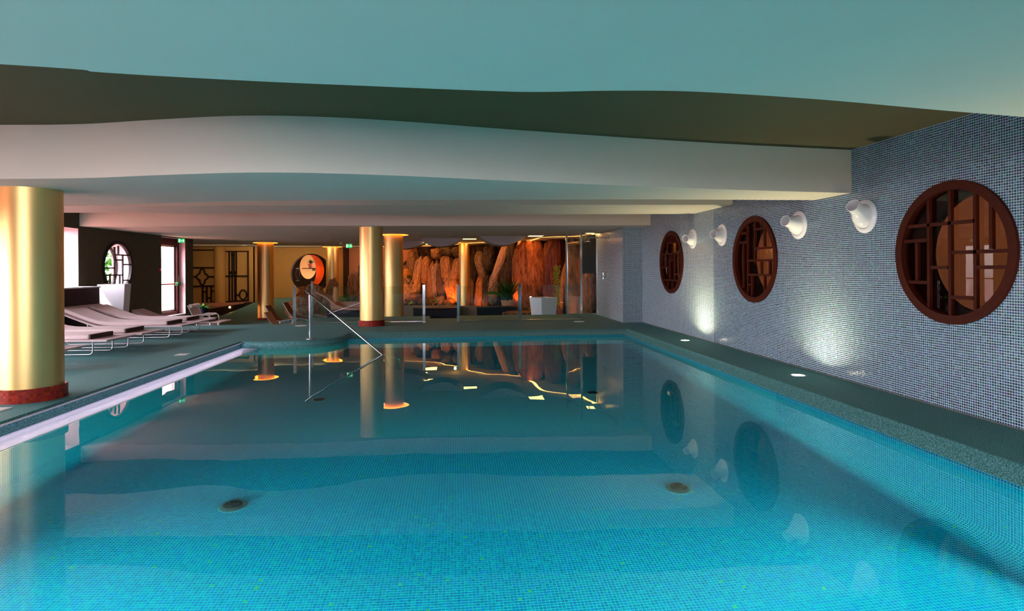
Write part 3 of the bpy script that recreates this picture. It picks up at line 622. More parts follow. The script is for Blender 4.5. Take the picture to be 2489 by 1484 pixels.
screen('dark lattice screen with a small circle near its foot, right of the half column', [(750,290,1130,290,t),(1120,285,1120,1085,t),(825,290,825,1085,t),(870,290,870,1085,t),(900,290,900,690,t),(935,290,935,690,t),(920,690,920,1080,t*1.8),(750,685,1120,685,t),(940,988,985,988,t),(1095,984,1120,984,t),(750,1100,1130,1075,t),(858,345,890,345,.12),(832,628,868,628,.12),(898,628,935,628,.12)], [('circle', circ)])

# ================================================================== COLUMNS
def column(x, y, r, z0, z1, label, skirt=True, halo=True):
    e = thing('gold_column', label, 'column', (x, y, z0)); H = z1-z0
    b = MB(); b.lathe([(r, .0), (r, H)], 64); b.build('shaft', M['gold'], e, smooth=.6)
    if skirt:
        b = MB(); b.lathe([(r+.035, 0), (r+.035, .145), (r+.028, .15), (r, .15)], 64, closed=True); o = b.build('skirt', M['skirt'], e, smooth=.6)
        setuv(o, lambda c, n: (math.atan2(c.y, c.x)*(r+.035)*.8, c.z*.8))
    if halo:
        b = MB(); b.lathe([(r+.01, H-.006), (r+.17, H-.006)], 48, closed=True); b.build('halo_light', M['halo'], e)
        b = MB(); b.lathe([(r+.165, H-.012), (r+.175, H-.012), (r+.175, H-.002), (r+.165, H-.002)], 48, closed=True); b.build('halo_rim', M['paint'], e)
    return e
column(-4.86, 7.24, .30, 0, 2.393, 'large gold column at the left edge, on a red tiled skirt', halo=False)
column(-2.2, 15.62, .30, 0, 2.565, 'gold column on the far pool deck, with a dark red skirt and no halo', halo=False)
column(-7.58, 24.3, .305, -.57, 2.565, 'slim gold column with orange halo and red skirt, beside brown loungers')
column(-1.96, 18.85, .30, -.57, 2.565, 'gold column under an orange halo, behind the glass and the centre column', skirt=False)
column(-5.85, 28.6, .29, -.3, 2.565, 'distant gold column with an orange halo, right of the round doorway', skirt=False)
column(.36, 25.2, .235, -.57, 2.565, 'amber-lit gold column standing in front of the rock wall', skirt=False, halo=False)
b = MB(); b.lathe([(.24, -.5), (.24, 2.565)], 40, Matrix.Translation((-10.92, 28.42, 0))); o = b.build('half_column', M['tan'], smooth=.6); tag(o, 'half-round ochre column between the two dark lattice screens', 'column')

# ================================================================== AIR NOZZLES
def nozzle(y, z, tip, label):
    e = thing('wall_nozzle', label, 'air nozzle', (5.0, y, z), group=None)
    mx = Matrix.Rotation(-PI/2, 4, 'Y')   # local z -> -x
    b = MB(); b.lathe([(0, -.005), (.205, -.005), (.205, .012), (.195, .022), (.158, .030), (.150, .024), (0, .024)], 48, mx); b.build('flange', M['white'], e, smooth=.6)
    d = (Vector(tip)-Vector((5.0, y, z))).normalized(); q = d.to_track_quat('Z', 'Y').to_matrix().to_4x4()
    b = MB(); L_ = .30
    outer = [(.146, -.02), (.143, .04), (.128, .085), (.105, .125), (.088, .165), (.080, .21), (.077, .26), (.078, L_), (.070, L_), (.067, .26), (.07, .2), (.075, .12)]
    b.lathe(outer, 40, q, closed=True); b.build('nozzle_cone', M['white'], e, smooth=.8)
    b = MB(); b.lathe([(0, .12), (.074, .12)], 24, q); b.build('throat', M['white'], e)
nozzle(12.0, 2.075, (4.74, 11.80, 2.07), 'white air nozzle beside the farthest round window, the farthest of four')
nozzle(10.63, 2.075, (4.74, 10.45, 2.085), 'white air nozzle left of the middle round window')
nozzle(8.14, 2.075, (4.74, 8.04, 2.125), 'white air nozzle just right of the middle round window')
nozzle(6.74, 2.075, (4.74, 6.62, 2.20), 'largest white air nozzle, aimed upward, left of the nearest round window')

# ================================================================== DECK LIGHTS & PLATES
for (y, lab) in ((11.41, 'round lit uplight in the right deck, the one nearer the shower'), (7.5, 'round lit uplight in the right deck, below the middle round window')):
    e = thing('deck_uplight', lab, 'light', (4.585, y, 0))
    b = MB(); b.lathe([(.082, 0), (.105, 0), (.105, .004), (.082, .006)], 32, closed=True); b.build('rim', M['steel2'], e, smooth=.6)
    b = MB(); b.lathe([(0, .0075), (.05, .007), (.082, .004)], 32); b.build('lens', M['lens'], e, smooth=1)
    area('uplight', (4.585, y, .012), (4.60, y, 2), .14, .14, 30, (1, .86, .5), spread=2.6)
area('uplight', (4.585, 3.6, .012), (4.60, 3.6, 2), .14, .14, 24, (1, .86, .5), spread=2.6)
for (x, y, s, lab) in ((-4.735, 10.69, .10, 'small square white cover plate set in the deck by the loungers'), (-4.82, 6.66, .10, 'square white cover plate in the deck below the large gold column')):
    b = MB(); b.box(x-s, x+s, y-s, y+s, .0, .004); b.box(x-s*.8, x+s*.8, y-s*.8, y+s*.8, .004, .006); tag(b.build('deck_cover', M['plate']), lab, 'cover')
for (x, y, lab) in ((3.37, 15.9, 'round white plate in the deck in front of the tall shower post'), (-4.04, 15.8, 'white round plate in the deck beside the balustrade corner')):
    b = MB(); b.lathe([(.15, 0), (.15, .006), (.13, .01), (0, .01)], 32, Matrix.Translation((x, y, 0))); tag(b.build('deck_cover', M['plate'], smooth=.5), lab, 'cover')

# ================================================================== POOL FITTINGS
def floor_inlet(x, y, label):
    e = thing('floor_inlet', label, 'pool inlet', (x, y, ZB))
    b = MB(); b.lathe([(.12, 0), (.12, .012), (.105, .018), (.08, .018)], 40, closed=True); b.build('outer_ring', M['steel2'], e, smooth=.6)
    b = MB(); b.lathe([(.08, .01), (.078, .034), (.068, .040), (0, .042)], 40); d = b.build('cap', M['black'], e, smooth=.6)
    for k in range(3):
        a = 2*PI*k/3+.4; b = MB(); b.lathe([(.007, .040), (.007, .046), (0, .048)], 10, Matrix.Translation((.045*math.cos(a), .045*math.sin(a), 0))); b.build('screw', M['steel'], e)
floor_inlet(-1.95, 5.33, 'dark round inlet on the pool floor, lower left of the water')
floor_inlet(2.06, 5.30, 'dark round inlet on the pool floor, below the middle window reflection')
floor_inlet(-1.99, 8.75, 'dark round inlet on the pool floor, beneath the handrail reflection')
floor_inlet(2.06, 8.75, 'farther dark inlet on the pool floor, right of centre')
# lamps in the near pool wall
for x, y, rz, p, lab in ((3.97, 2.7, PI/2, 380, 'underwater lamp in the right pool wall, below the frame'), (-3.99, 2.7, -PI/2, 540, 'underwater lamp in the left pool wall, below the frame'), (-1.6, 1.01, 0, 210, 'underwater lamp in the near pool wall, left one'), (1.4, 1.01, 0, 170, 'underwater lamp in the near pool wall, right one')):
    e = thing('pool_lamp', lab, 'light', (x, y, -.80), rz)
    mx = Matrix.Rotation(-PI/2, 4, 'X')
    b = MB(); b.lathe([(0, .03), (.11, .02)], 32, mx, closed=True); b.build('lens', M['plens'], e)
    b = MB(); b.lathe([(.11, 0), (.15, 0), (.15, .02), (.11, .03)], 32, mx, closed=True); b.build('rim', M['steel2'], e)
    d = Vector((-math.sin(rz), math.cos(rz), 0)); l0 = Vector((x, y, -.80))+d*.05
    area('pool_light', l0, l0+d*2.4+Vector((0, .35 if rz else 0, -.7)), .26, .26, p, (.50, 1, .76), spread=2.2)
# added strip and area light, not a known fitting, to brighten the shelf
e = thing('added_fill_strip', 'added lavender fill strip under the left deck lip, brightening the overflow shelf', 'light', (-4.36, 6.8, -.028))
b = MB(); b.box(0, .02, -5.6, 5.6, .0, .012); b.build('housing', M['pot_white'], e)
b = MB(); b.add([(.002, -5.6, -.001), (.018, -5.6, -.001), (.018, 5.6, -.001), (.002, 5.6, -.001)], [(0, 1, 2, 3)]); b.build('fill_emitter', emis('lavender_fill_emission', (.82, .72, 1), 2), e)
area('added_shelf_fill', (-4.335, 6.8, -.032), (-4.12, 6.8, -.14), .015, 11.2, 8, (.86, .76, 1))

# handrail
e = thing('pool_handrail', 'polished steel handrail slanting from the deck lobe into the water', 'handrail', (-3.07, 12.72, 0))
P0 = Vector((-.12, .10, 1.03)); P1 = Vector((1.70, -1.56, -.14)); dirr = (P1-P0).normalized(); P2 = P1+dirr*.45
b = MB(); b.tube([P0, P1, P2, P2+dirr*.05+Vector((0, 0, -.06)), (P2.x+.06, P2.y-.06, ZB)], .020, 12); b.build('rail', M['steel'], e, smooth=.8)
b = MB(); b.tube([(0, 0, 0), (0, 0, .93)], .026, 12); b.build('post', M['steel'], e, smooth=.8)
b = MB(); b.tube([(-.0, 0, .86), (-.0, .005, .97)], .014, 10); b.build('post_spigot', M['steel2'], e, smooth=.8)
b = MB(); b.lathe([(.085, 0), (.085, .012), (.05, .02), (.03, .022)], 24); b.build('base_plate', M['steel2'], e, smooth=.6)

# ================================================================== GLASS BALUSTRADES
def balustrade(label, posts, panels, rails, h=1.04):
    e = thing('glass_balustrade', label, 'balustrade')
    for (x, y, hh, w) in posts:
        b = MB(); b.box(x-w/2, x-w/2+.022, y-.03, y+.03, 0, hh); b.box(x+w/2-.022, x+w/2, y-.03, y+.03, 0, hh); b.box(x-w/2+.022, x+w/2-.022, y-.012, y+.012, .0, hh-.01); b.box(x-w/2-.008, x+w/2+.008, y-.04, y+.04, 0, .012); b.build('post', M['steel'], e)
    for (x0, y0, x1, y1, z0, z1) in panels:
        b = MB(); d = Vector((x1-x0, y1-y0, 0)).normalized(); nn = Vector((-d.y, d.x, 0))*.005
        b.bar((x0, y0, (z0+z1)/2), (x1, y1, (z0+z1)/2), .010, z1-z0); b.build('glass_panel', M['glass'], e)
    for (p, q, r) in rails:
        b = MB(); b.tube([p, q], r, 8); b.build('rail', M['steel'], e, smooth=.8)
    return e
YB = 16.3
balustrade('left glass balustrade with steel posts, between slim and centre gold columns', [(-4.33, YB, 1.04, .075), (-2.55, YB, 1.04, .07), (-.88, YB, 1.04, .07), (-4.26, 17.95, 1.13, .06)],
    [(-4.26, YB, -2.6, YB, .05, 1.0), (-2.5, YB, -.93, YB, .05, 1.0), (-4.28, YB+.1, -4.27, 17.85, .05, 1.0)], [((-4.3, YB, .03), (-.9, YB, .03), .018), ((-4.33, YB, .5), (-4.05, 17.9, -.05), .014)])
balustrade('right glass balustrade with steel posts in front of the rock wall', [(.06, YB, 1.04, .07), (1.775, YB, 1.06, .08)],
    [(.1, YB, 1.73, YB, .05, 1.0), (1.83, YB, 3.48, YB, .05, 1.0)], [((.06, YB, .03), (3.5, YB, .03), .018)])
e = thing('shower_screen', 'tall glass shower screen on two floor-to-ceiling steel posts', 'shower screen')
for (x, y) in ((3.44, 18.05), (3.54, 16.4)):
    b = MB(); b.bar((x, y, 0 if y < 18.5 else -.5), (x, y, 2.565), .055, .055); b.build('post', M['steel'], e)
b = MB(); b.bar((3.45, 18.05, 2.24), (3.54, 16.4, 2.24), .03, .03); b.build('crossbar', M['steel'], e)
b = MB(); b.bar((3.445, 18.0, 1.13), (3.535, 16.45, 1.13), .010, 2.2); b.build('glass_panel', M['glass'], e)
b = MB(); b.bar((3.5, 18.2, 1.3), (4.43, 18.27, 1.3), .010, 2.4); b.build('wet_glass_panel', M['frosted'], e)
b = MB(); b.bar((3.5, 18.2, .03), (4.43, 18.27, .03), .03, .04); b.build('base_rail', M['steel'], e)

# shower
e = thing('wall_shower_head', 'chrome shower arm with flat rose on the mosaic wall', 'shower', (4.45, 16.86, 2.365))
b = MB(); b.tube([(0, 0, 0), (-.50, 0, 0), (-.56, 0, -.015), (-.59, 0, -.06), (-.59, 0, -.10)], .012, 10); b.build('arm', M['steel2'], e, smooth=.8)
b = MB(); b.lathe([(.02, -.10), (.10, -.112), (.10, -.125), (0, -.125)], 24, Matrix.Translation((-.62, 0, 0))); b.build('rose', M['steel2'], e, smooth=.6)
b = MB(); b.lathe([(.03, 0), (.03, .02), (0, .02)], 16, Matrix.Rotation(-PI/2, 4, 'Y')); b.build('wall_plate', M['steel2'], e)
e = thing('shower_valve', 'chrome shower valve with a cross handle on the mosaic wall', 'tap', (4.45, 17.2, 1.24))
b = MB(); b.lathe([(.05, 0), (.045, .05), (.02, .09), (0, .09)], 20, Matrix.Rotation(-PI/2, 4, 'Y')); b.build('body', M['steel2'], e, smooth=.6)
b = MB(); b.tube([(-.08, -.09, -.02), (-.08, .09, -.02)], .012, 8); b.tube([(-.06, 0, -.1), (-.06, 0, .09)], .018, 8); b.build('handle', M['steel'], e, smooth=.8)
b = MB(); b.box(4.30, 5.0, 19.7, 19.75, 1.30, 2.565); struct(b.build('wall_stone', M['black']))

# ================================================================== LOUNGERS
def slab(b, prof, y0, y1, th, round_=0):
    """curved sheet: prof (x, z) centre line, extruded across y"""
    P = [Vector((x, 0, z)) for x, z in prof]; top = []; bot = []
    for i, p in enumerate(P):
        t = (P[min(i+1, len(P)-1)]-P[max(i-1, 0)]).normalized(); nn = Vector((-t.z, 0, t.x)); nn = nn if nn.z > 0 else -nn
        top.append(p+nn*th/2); bot.append(p-nn*th/2)
    n = len(P); vs = []
    for pt in (top, bot):
        for y in (y0, y1): vs += [(q.x, y, q.z) for q in pt]
    fs = []
    for i in range(n-1):
        fs += [(i, i+1, n+i+1, n+i), (2*n+i, 3*n+i, 3*n+i+1, 2*n+i+1), (i, 2*n+i, 2*n+i+1, i+1), (n+i, n+i+1, 3*n+i+1, 3*n+i)]
    fs += [(0, n, 3*n, 2*n), (n-1, 2*n-1+0, 4*n-1, 3*n-1)]
    fs[-1] = (n-1, 3*n-1, 4*n-1, 2*n-1)
    b.add(vs, fs)
def bevelled(o, w=.02, seg=3):
    md = o.modifiers.new('bevel', 'BEVEL'); md.width = w; md.segments = seg; md.limit_method = 'ANGLE'; md.angle_limit = .9; return o
def lounger(label, loc, rz=0):
    e = thing('sun_lounger', label, 'lounger', loc, rz, 'low pale sun loungers on the left deck')
    fp = [(0, .265), (-.9, .265), (-1.55, .265), (-1.75, .275), (-1.9, .32), (-2.2, .44), (-2.72, .66)]
    b = MB(); slab(b, fp, -.44, .44, .032); bevelled(b.build('frame', M['mesh'], e), .01, 2)
    cp = [(-.36, .322), (-.9, .315), (-1.45, .315), (-1.62, .325), (-1.78, .35), (-1.95, .405), (-2.2, .50), (-2.50, .625)]
    b = MB(); slab(b, cp, -.34, .34, .085); c = bevelled(b.build('cushion', M['fabric'], e, smooth=.9), .03, 3)
    b = MB(); b.box(-.357, -.345, -.32, .32, .284, .360); b.build('cushion_end', M['fabric_edge'], c)
    for s in (-.28, .28):
        pts = [(-.33, s, .25), (-.33, s, .09)] + [(-.39+.06*math.cos(a), s, .075+.06*math.sin(a)) for a in (0, -.5, -1.05, -PI/2)] + [(-1.7, s, .015)] + [(-1.76, s, .03), (-1.80, s, .09), (-1.82, s, .25)]
        b = MB(); b.tube(pts, .0125, 8); b.build('leg', M['steel2'], e, smooth=.8)
    b = MB(); b.tube([(-2.05, -.3, .36), (-1.95, -.3, .15), (-1.95, .3, .15), (-2.05, .3, .36)], .01, 8); b.build('backrest_prop', M['steel2'], e, smooth=.8)
    return e
LG = [(9.50, 'pale lounger nearest the camera, foot end showing beside the large gold column'), (11.06, 'pale lounger in the left row, second from the large gold column'),
      (12.06, 'pale lounger with cushion, third in the left row from the gold column'), (13.68, 'pale cushioned lounger, fourth in the left row, in front of the white planter'), (14.72, 'farthest pale lounger on the raised deck, toward the glass door')]
lg0 = None
for i, (y, lab) in enumerate(LG):
    if i == 0: lg0 = lounger(lab, (-5.87, y, 0), .0); o = lg0
    else:
        o = copy_tree(lg0); o['label'] = lab
    o.location = (-5.87 - (.05 if i in (1, 4) else 0), y, 0); o.rotation_euler = (0, 0, [0, -.03, .0, -.02, 0][i])
o = copy_tree(lg0); o['label'] = 'pale lounger on the sunken floor, only its foot end above the deck edge'; o.location = (-6.75, 18.0, -.30); 
# give it a plinth so that it stands on the lower floor
b = MB(); b.box(-1.9, -.4, -.3, .3, -.27, .0); b.build('plinth', M['black'], o)

def curved_lounger(label, loc, mm, flip=1, s=1.0, group=None):
    e = thing('curved_lounger', label, 'lounger', loc, 0, group)
    fp = [(0, .80), (.06, .70), (.20, .46), (.36, .30), (.52, .27), (.9, .34), (1.15, .36), (1.45, .30), (1.75, .24)]
    fp = [(x*flip*s, z*s) for x, z in fp]
    b = MB(); slab(b, fp, -.30, .30, .035); bevelled(b.build('sling', mm, e, smooth=.9), .01, 2)
    for y in (-.31, .31):
        b = MB(); b.tube([(x, y, z) for x, z in fp], .016, 8); b.build('side_rail', M['steel2'] if mm != M['tanstone'] else M['tanstone'], e, smooth=.8)
    for y in (-.27, .27):
        b = MB(); b.tube([(.28*flip, y, .0), (.36*flip, y, .24), (.8*flip, y, .27), (.9*flip, y, .0)], .014, 8); b.build('leg', M['steel2'], e, smooth=.8)
    return e
curved_lounger('brown sling lounger beside the slim gold column, nearer of two', (-6.55, 21.2, -.57), M['brownmesh'], 1, 1.0, 'brown sling loungers on the sunken floor')
curved_lounger('brown sling lounger behind its twin, by the balustrade corner', (-6.35, 22.6, -.57), M['brownmesh'], 1, 1.03, 'brown sling loungers on the sunken floor')
curved_lounger('tan lounger seen through the glass, left of the black bench', (-6.1, 19.7, -.57), M['tanstone'], 1, .85)
# heated benches
def bench(label, x0, x1, y, top, base=-.57, tan=False, dz=.03):
    e = thing('relaxation_bench', label, 'bench', (x0, y, base)); L_ = x1-x0; H = top-base
    n = 10; prof = [(L_*i/n, H+dz*math.cos(PI*2*i/n)*.5) for i in range(n+1)]
    b = MB(); vs = []; 
    for yy in (0, .75):
        vs += [(x, yy, z) for x, z in prof] + [(x, yy, 0) for x, z in prof[::-1]]
    m_ = 2*(n+1); b.add(vs, [tuple(range(m_)), tuple(range(m_, 2*m_))[::-1]] + [(i, m_+i, m_+(i+1) % m_, (i+1) % m_) for i in range(m_)]); b.build('base', M['navy'], e)
    if tan:
        b = MB(); sp = [(-.35, H+.62), (-.05, H+.46), (.3, H+.17), (.6, H+.06), (.9, H+.05), (1.3, H+.03), (L_+.1, H+.02)]; slab(b, sp, -.02, .8, .06); bevelled(b.build('seat', M['tanstone'], e, smooth=.9), .02, 2)
    else:
        b = MB(); b.prism([(x, yy) for x, yy in ((-.02, -.02), (L_+.02, -.02), (L_+.02, .77), (-.02, .77))], H+dz*.5, H+dz*.5+.03); b.build('top_slab', M['navy'], e)
    return e
bench('black bench with tan curved seat, behind the left glass panel', -4.25, -2.75, 19.9, .10, tan=True)
bench('black low bench behind the balustrade gap, left of the amber column', -1.50, .10, 20.9, .04, dz=.05)
bench('black low bench in front of the fern, right of the amber column', .74, 2.12, 20.4, .12, dz=-.04)

# white lounge chair on the sunken floor by the left wall end
e = thing('wicker_chair', 'white ribbed reclining chair with rolled headrest by the left wall end', 'chair', (-8.25, 19.3, -.57))
b = MB(); slab(b, [(.0, .93), (.12, .66), (.22, .42), (.35, .33), (.75, .36)], -.3, .3, .04); b.build('seat', M['mesh'], e, smooth=.9)
b = MB(); b.tube([(.06, -.3, .93), (.06, .3, .93)], .06, 14); b.build('headrest', M['white'], e, smooth=.8)
for y in (-.33, .33):
    b = MB(); b.tube([(.0, y, .95), (.25, y, .40), (.38, y, .02)], .018, 8); b.build('side_rail', M['white'], e, smooth=.8)
    b = MB(); b.tube([(.16, y, .62), (.32, y, .66), (.58, y, .66), (.66, y, .60), (.68, y, .0)], .02, 8); b.build('armrest', M['white'], e, smooth=.8)
for k in range(7):
    b = MB(); b.tube([(.36+.045*k, -.32, .64), (.36+.045*k, .32, .64)], .012, 6); b.build('slat', M['white'], e)

# ================================================================== PLANTERS & PLANTS
def planter(name, label, loc, wt, wb, h, mm, rz=0, soil=True):
    e = thing(name, label, 'planter', loc, rz)
    b = MB(); t_ = .03; P = lambda w, z: [(-w/2, -w/2, z), (w/2, -w/2, z), (w/2, w/2, z), (-w/2, w/2, z)]
    b.add(P(wb, 0)+P(wt, h)+P(wt-2*t_, h)+P(wt-2*t_, h-.08), [(3, 2, 1, 0)]+[(k, (k+1) % 4, 4+(k+1) % 4, 4+k) for k in range(4)]+[(4+k, 4+(k+1) % 4, 8+(k+1) % 4, 8+k) for k in range(4)]+[(8+k, 8+(k+1) % 4, 12+(k+1) % 4, 12+k) for k in range(4)])
    bevelled(b.build('pot', mm, e), .008, 2)
    b = MB(); w = wt-2*t_; b.box(-w/2, w/2, -w/2, w/2, h-.10, h-.07); b.build('soil', M['soil'], e); return e
planter('tall_planter', 'tall white tapered planter against the left wall, below the round window', (-8.72, 15.95, 0), .60, .46, 1.125, M['pot_white'], .25)
planter('tall_planter', 'tall white tapered planter behind the shower glass, right', (2.84, 18.95, -.57), .66, .50, 1.10, M['pot_white'], .5)
e = thing('dark_counter', 'long dark panelled counter with pale top, left of the white planter', 'counter', (-8.91, 14.2, 0))
b = MB(); b.box(-.25, .25, -1.35, 1.0, 0, 1.06); b.build('body', M['pot_dark'], e)
b = MB(); b.box(-.27, .27, -1.37, 1.02, 1.06, 1.09); b.build('top', M['pot_white'], e)

def fronds(b, n, L_, droop, wdt, z0=0, up=(.35, 1.0)):
    for k in range(n):
        a = 2*PI*k/n+random.uniform(-.3, .3); el = random.uniform(*up); l_ = L_*random.uniform(.7, 1.1); d = Vector((math.cos(a), math.sin(a), 0)); sd = Vector((-d.y, d.x, 0))
        P = []; m_ = 7
        for i in range(m_+1):
            t = i/m_; P.append(d*(l_*t*math.cos(el))+Vector((0, 0, z0+l_*t*math.sin(el)-droop*l_*t*t)))
        vs = []; fs = []
        for i, p in enumerate(P):
            w = wdt*math.sin(PI*min(.08+i/m_*.92, .999))+.002; vs += [p-sd*w, p+Vector((0, 0, -.01)), p+sd*w]
        for i in range(m_):
            for j in (0, 1): fs.append((3*i+j, 3*i+j+1, 3*i+j+4, 3*i+j+3))
        b.add(vs, fs)
def potted(name, label, loc, pot, ml, n, L_, droop, w, ph, pr, up=(.35, 1.2)):
    e = thing(name, label, 'plant', loc)
    b = MB(); b.lathe([(pr*.8, 0), (pr, ph), (pr*.9, ph), (pr*.85, ph-.04), (0, ph-.04)], 20); b.build('pot', pot, e, smooth=.6)
    b = MB(); fronds(b, n, L_, droop, w, ph-.04, up); b.build('frond_cluster', ml, e, recalc=False)['kind'] = 'stuff'; return e
e_ = potted('potted_fern', 'big dark fern arching out of a pale bark pot before the rock wall', (1.93, 21.8, .02), M['bark'], M['leafdark'], 34, 1.15, .22, .05, .28, .27, (.75, 1.5))
b = MB(); b.lathe([(.25, -.59), (.22, 0)], 16); b.build('plinth', M['bark'], e_, smooth=.6)
for k in range(3):   # the pale-green long leaves at its left
    a = [3.3, 2.9, 3.7][k]; b = MB(); pts = [(math.cos(a)*q, math.sin(a)*q*.4, .25+1.0*t-1.1*t*t*.7) for t, q in ((0, 0), (.25, .25), (.5, .5), (.75, .75), (1, .95))]; vs = []; fs = []
    for i, p in enumerate(pts): w = .05*math.sin(PI*min(.1+i/4*.9, .98)); vs += [(p[0], p[1], p[2]-w), (p[0], p[1]-.01, p[2]), (p[0], p[1], p[2]+w)]
    for i in range(4): fs += [(3*i, 3*i+1, 3*i+4, 3*i+3), (3*i+1, 3*i+2, 3*i+5, 3*i+4)]
    b.add(vs, fs); b.build('long_leaf', M['leaf'], e_, recalc=False)
potted('potted_palm', 'green palm between the distant and centre gold columns', (-4.45, 25.25, -.35), M['tanstone'], M['leaf'], 22, .95, .4, .05, .38, .30)
potted('potted_plant', 'small green plant in a dark blue pot at the left wall end', (-8.6, 20.9, -.57), M['navy'], M['leaf'], 16, .38, .3, .03, .78, .2)
potted('yellow_plant', 'small bright yellow-leaved plant at the foot of the rocks', (-1.72, 22.75, .08), M['soil'], M['leafyel'], 12, .22, .2, .035, .05, .06)
bush('rock_fern', (-2.2, 27.4, .65), 'small dark fern growing beside the amber boulder', 90, .22, .5, M['leafdark'], .16)
bush('rock_fern', (-1.0, 25.9, -.12), 'low green fern among stones at the foot of the rock wall', 90, .3, .25, M['leaf'], .12)
e = thing('hanging_vine', 'yellow-green vine trailing down the wine-red rock behind glass', 'plant', (3.62, 20.9, 0))
b = MB()
for k in range(420):
    z = random.uniform(.15, 1.55); q = random.gauss(0, .07); p = Vector((q, random.uniform(-.12, .05), z+.0)); a = random.random()*6.28; d = Vector((math.cos(a), -.3, math.sin(a)))*.055; s_ = Vector((-math.sin(a), 0, math.cos(a)))*.02
    b.add([p, p+d*.5+s_, p+d, p+d*.5-s_], [(0, 1, 2, 3)])
b.build('foliage', simple('yellow_green_leaf', (.12, .17, .02), .5), e, recalc=False)['kind'] = 'stuff'
b = MB(); b.tube([(0, .02, 1.6), (.02, .03, 1.0), (-.02, .02, .1)], .012, 6); b.build('stem', M['bark'], e)

# ================================================================== ROCKS
rk = {}
def rock_mesh(seed, sub=4):
    bm = bmesh.new(); bmesh.ops.create_icosphere(bm, subdivisions=sub, radius=1)
    off = Vector((seed*7.1, seed*3.3, seed*1.7))
    for v in bm.verts:
        c = v.co.copy(); q = Vector([math.copysign(abs(t)**(.74, .74, .5)[n_], t) for n_, t in enumerate(c)]); 
        k = 1+.24*noise.noise(q*1.3+off)+.16*(.5-abs(noise.noise(q*2.6+off)))+.05*noise.noise(q*7+off)+.02*noise.noise(q*16+off); v.co = q*k
    me = bpy.data.meshes.new('rock'); bm.to_mesh(me); bm.free(); me.shade_smooth(); me.set_sharp_from_angle(angle=.9); return me
ROCKS = [(-2.44,29.17,1.22,.29,.26,0,'glow'),(-2.38,29.12,.31,.47,.68,8,'tan'),(-1.82,28.65,.94,.25,1.14,10,'tan'),(-1.37,28.25,1.41,.21,.6,3,'or'),(-1.31,28.2,.51,.18,.46,0,'grey'),(-1.11,28.02,.77,.21,1.03,4,'or'),(-.91,27.84,.90,.19,.86,0,'tan'),(-.70,27.68,.81,.19,.84,-3,'br'),(-.38,27.35,1.47,.29,.67,-3,'or'),(0,26.96,1.39,.18,.66,16,'or'),(-.12,27.09,.48,.32,.56,-12,'hot'),(-.52,27.48,.47,.16,.37,0,'grey'),(-.86,27.8,2.21,.26,.25,0,'br'),(-.34,27.32,2.3,.32,.24,0,'dk'),(.13,26.81,2.25,.27,.26,0,'dk'),(-1.91,28.3,0,.27,.32,0,'br'),(-1.54,28.0,-.13,.24,.23,0,'br'),(-1.1,27.6,-.11,.26,.25,0,'br'),(-.66,27.2,-.05,.26,.29,0,'grey'),(-.26,26.8,-.09,.23,.2,0,'hot'),(.77,26.02,.4,.14,.72,-3,'br'),(1.03,25.7,.41,.18,.73,6,'hot'),(1.12,25.59,1.62,.22,.57,-14,'tan2'),(.87,25.91,1.62,.18,.67,0,'dk'),(1.45,25.18,1.97,.26,.56,6,'dk'),(1.86,24.45,1.73,.16,1.1,22,'tan'),(1.63,24.8,.65,.24,.65,8,'tan2'),(1.37,25.26,.43,.22,.66,0,'dk'),(2.11,24.4,.84,.25,.82,0,'dk'),(2.29,24.1,1.86,.19,.81,4,'dk'),(2.55,23.5,1.18,.19,1.55,5,'or'),(2.95,23.02,1.15,.66,1.55,0,'rust'),(3.71,21.91,1.22,.4,1.48,2,'wine'),(3.58,22.12,1.66,.12,1.0,3,'dk'),(3.99,21.48,.74,.15,1.09,9,'hot'),(4.26,21.03,1.05,.27,1.43,0,'tan2'),(4.53,20.56,1.64,.13,1.01,3,'or'),(4.66,20.31,.57,.26,.81,3,'or'),(3.0,22.3,-.2,.54,.31,0,'br'),(3.6,21.5,-.2,.35,.28,0,'br'),(-3.2,29.3,.55,.5,1.0,0,'or')]
rw = thing('rock_wall', 'wall of upright rough boulders lit orange at the far end', 'rock wall', (0, 0, 0))
path = [(-3.6, 30.0), (-2.2, 29.75), (-1.4, 29.0), (0, 27.7), (1.2, 26.2), (2.2, 24.9), (3.2, 23.6), (4.1, 22.2), (4.9, 21.2), (5.15, 20.0)]
b = MB(); rows = []
for j in range(13):
    z = -.6+3.2*j/12; rows.append([(x+.12*noise.noise(Vector((x*2, z*2, 3))), y+.25*noise.noise(Vector((x*1.5, z*1.2, 9))), z) for x, y in curve(path, 5)])
b.ribbon(rows); b.build('backing_rock', ROCK['dk'], rw, smooth=.8, recalc=False)
rms = {}
for i, (x, y, z, sx, sz, lean, c) in enumerate(ROCKS):
    k = (i % 6, c)
    if k not in rms: rms[k] = rock_mesh(i % 6 + 1); rms[k].materials.append(ROCK[c])
    o = bpy.data.objects.new('rock', rms[k]); C.objects.link(o); o.parent = rw
    o.location = (x, y, z); o.scale = (sx, max(.18, min(sx*1.1, .5)), sz); o.rotation_euler = (0, math.radians(lean), (i*1.37) % 1*.3-.6)
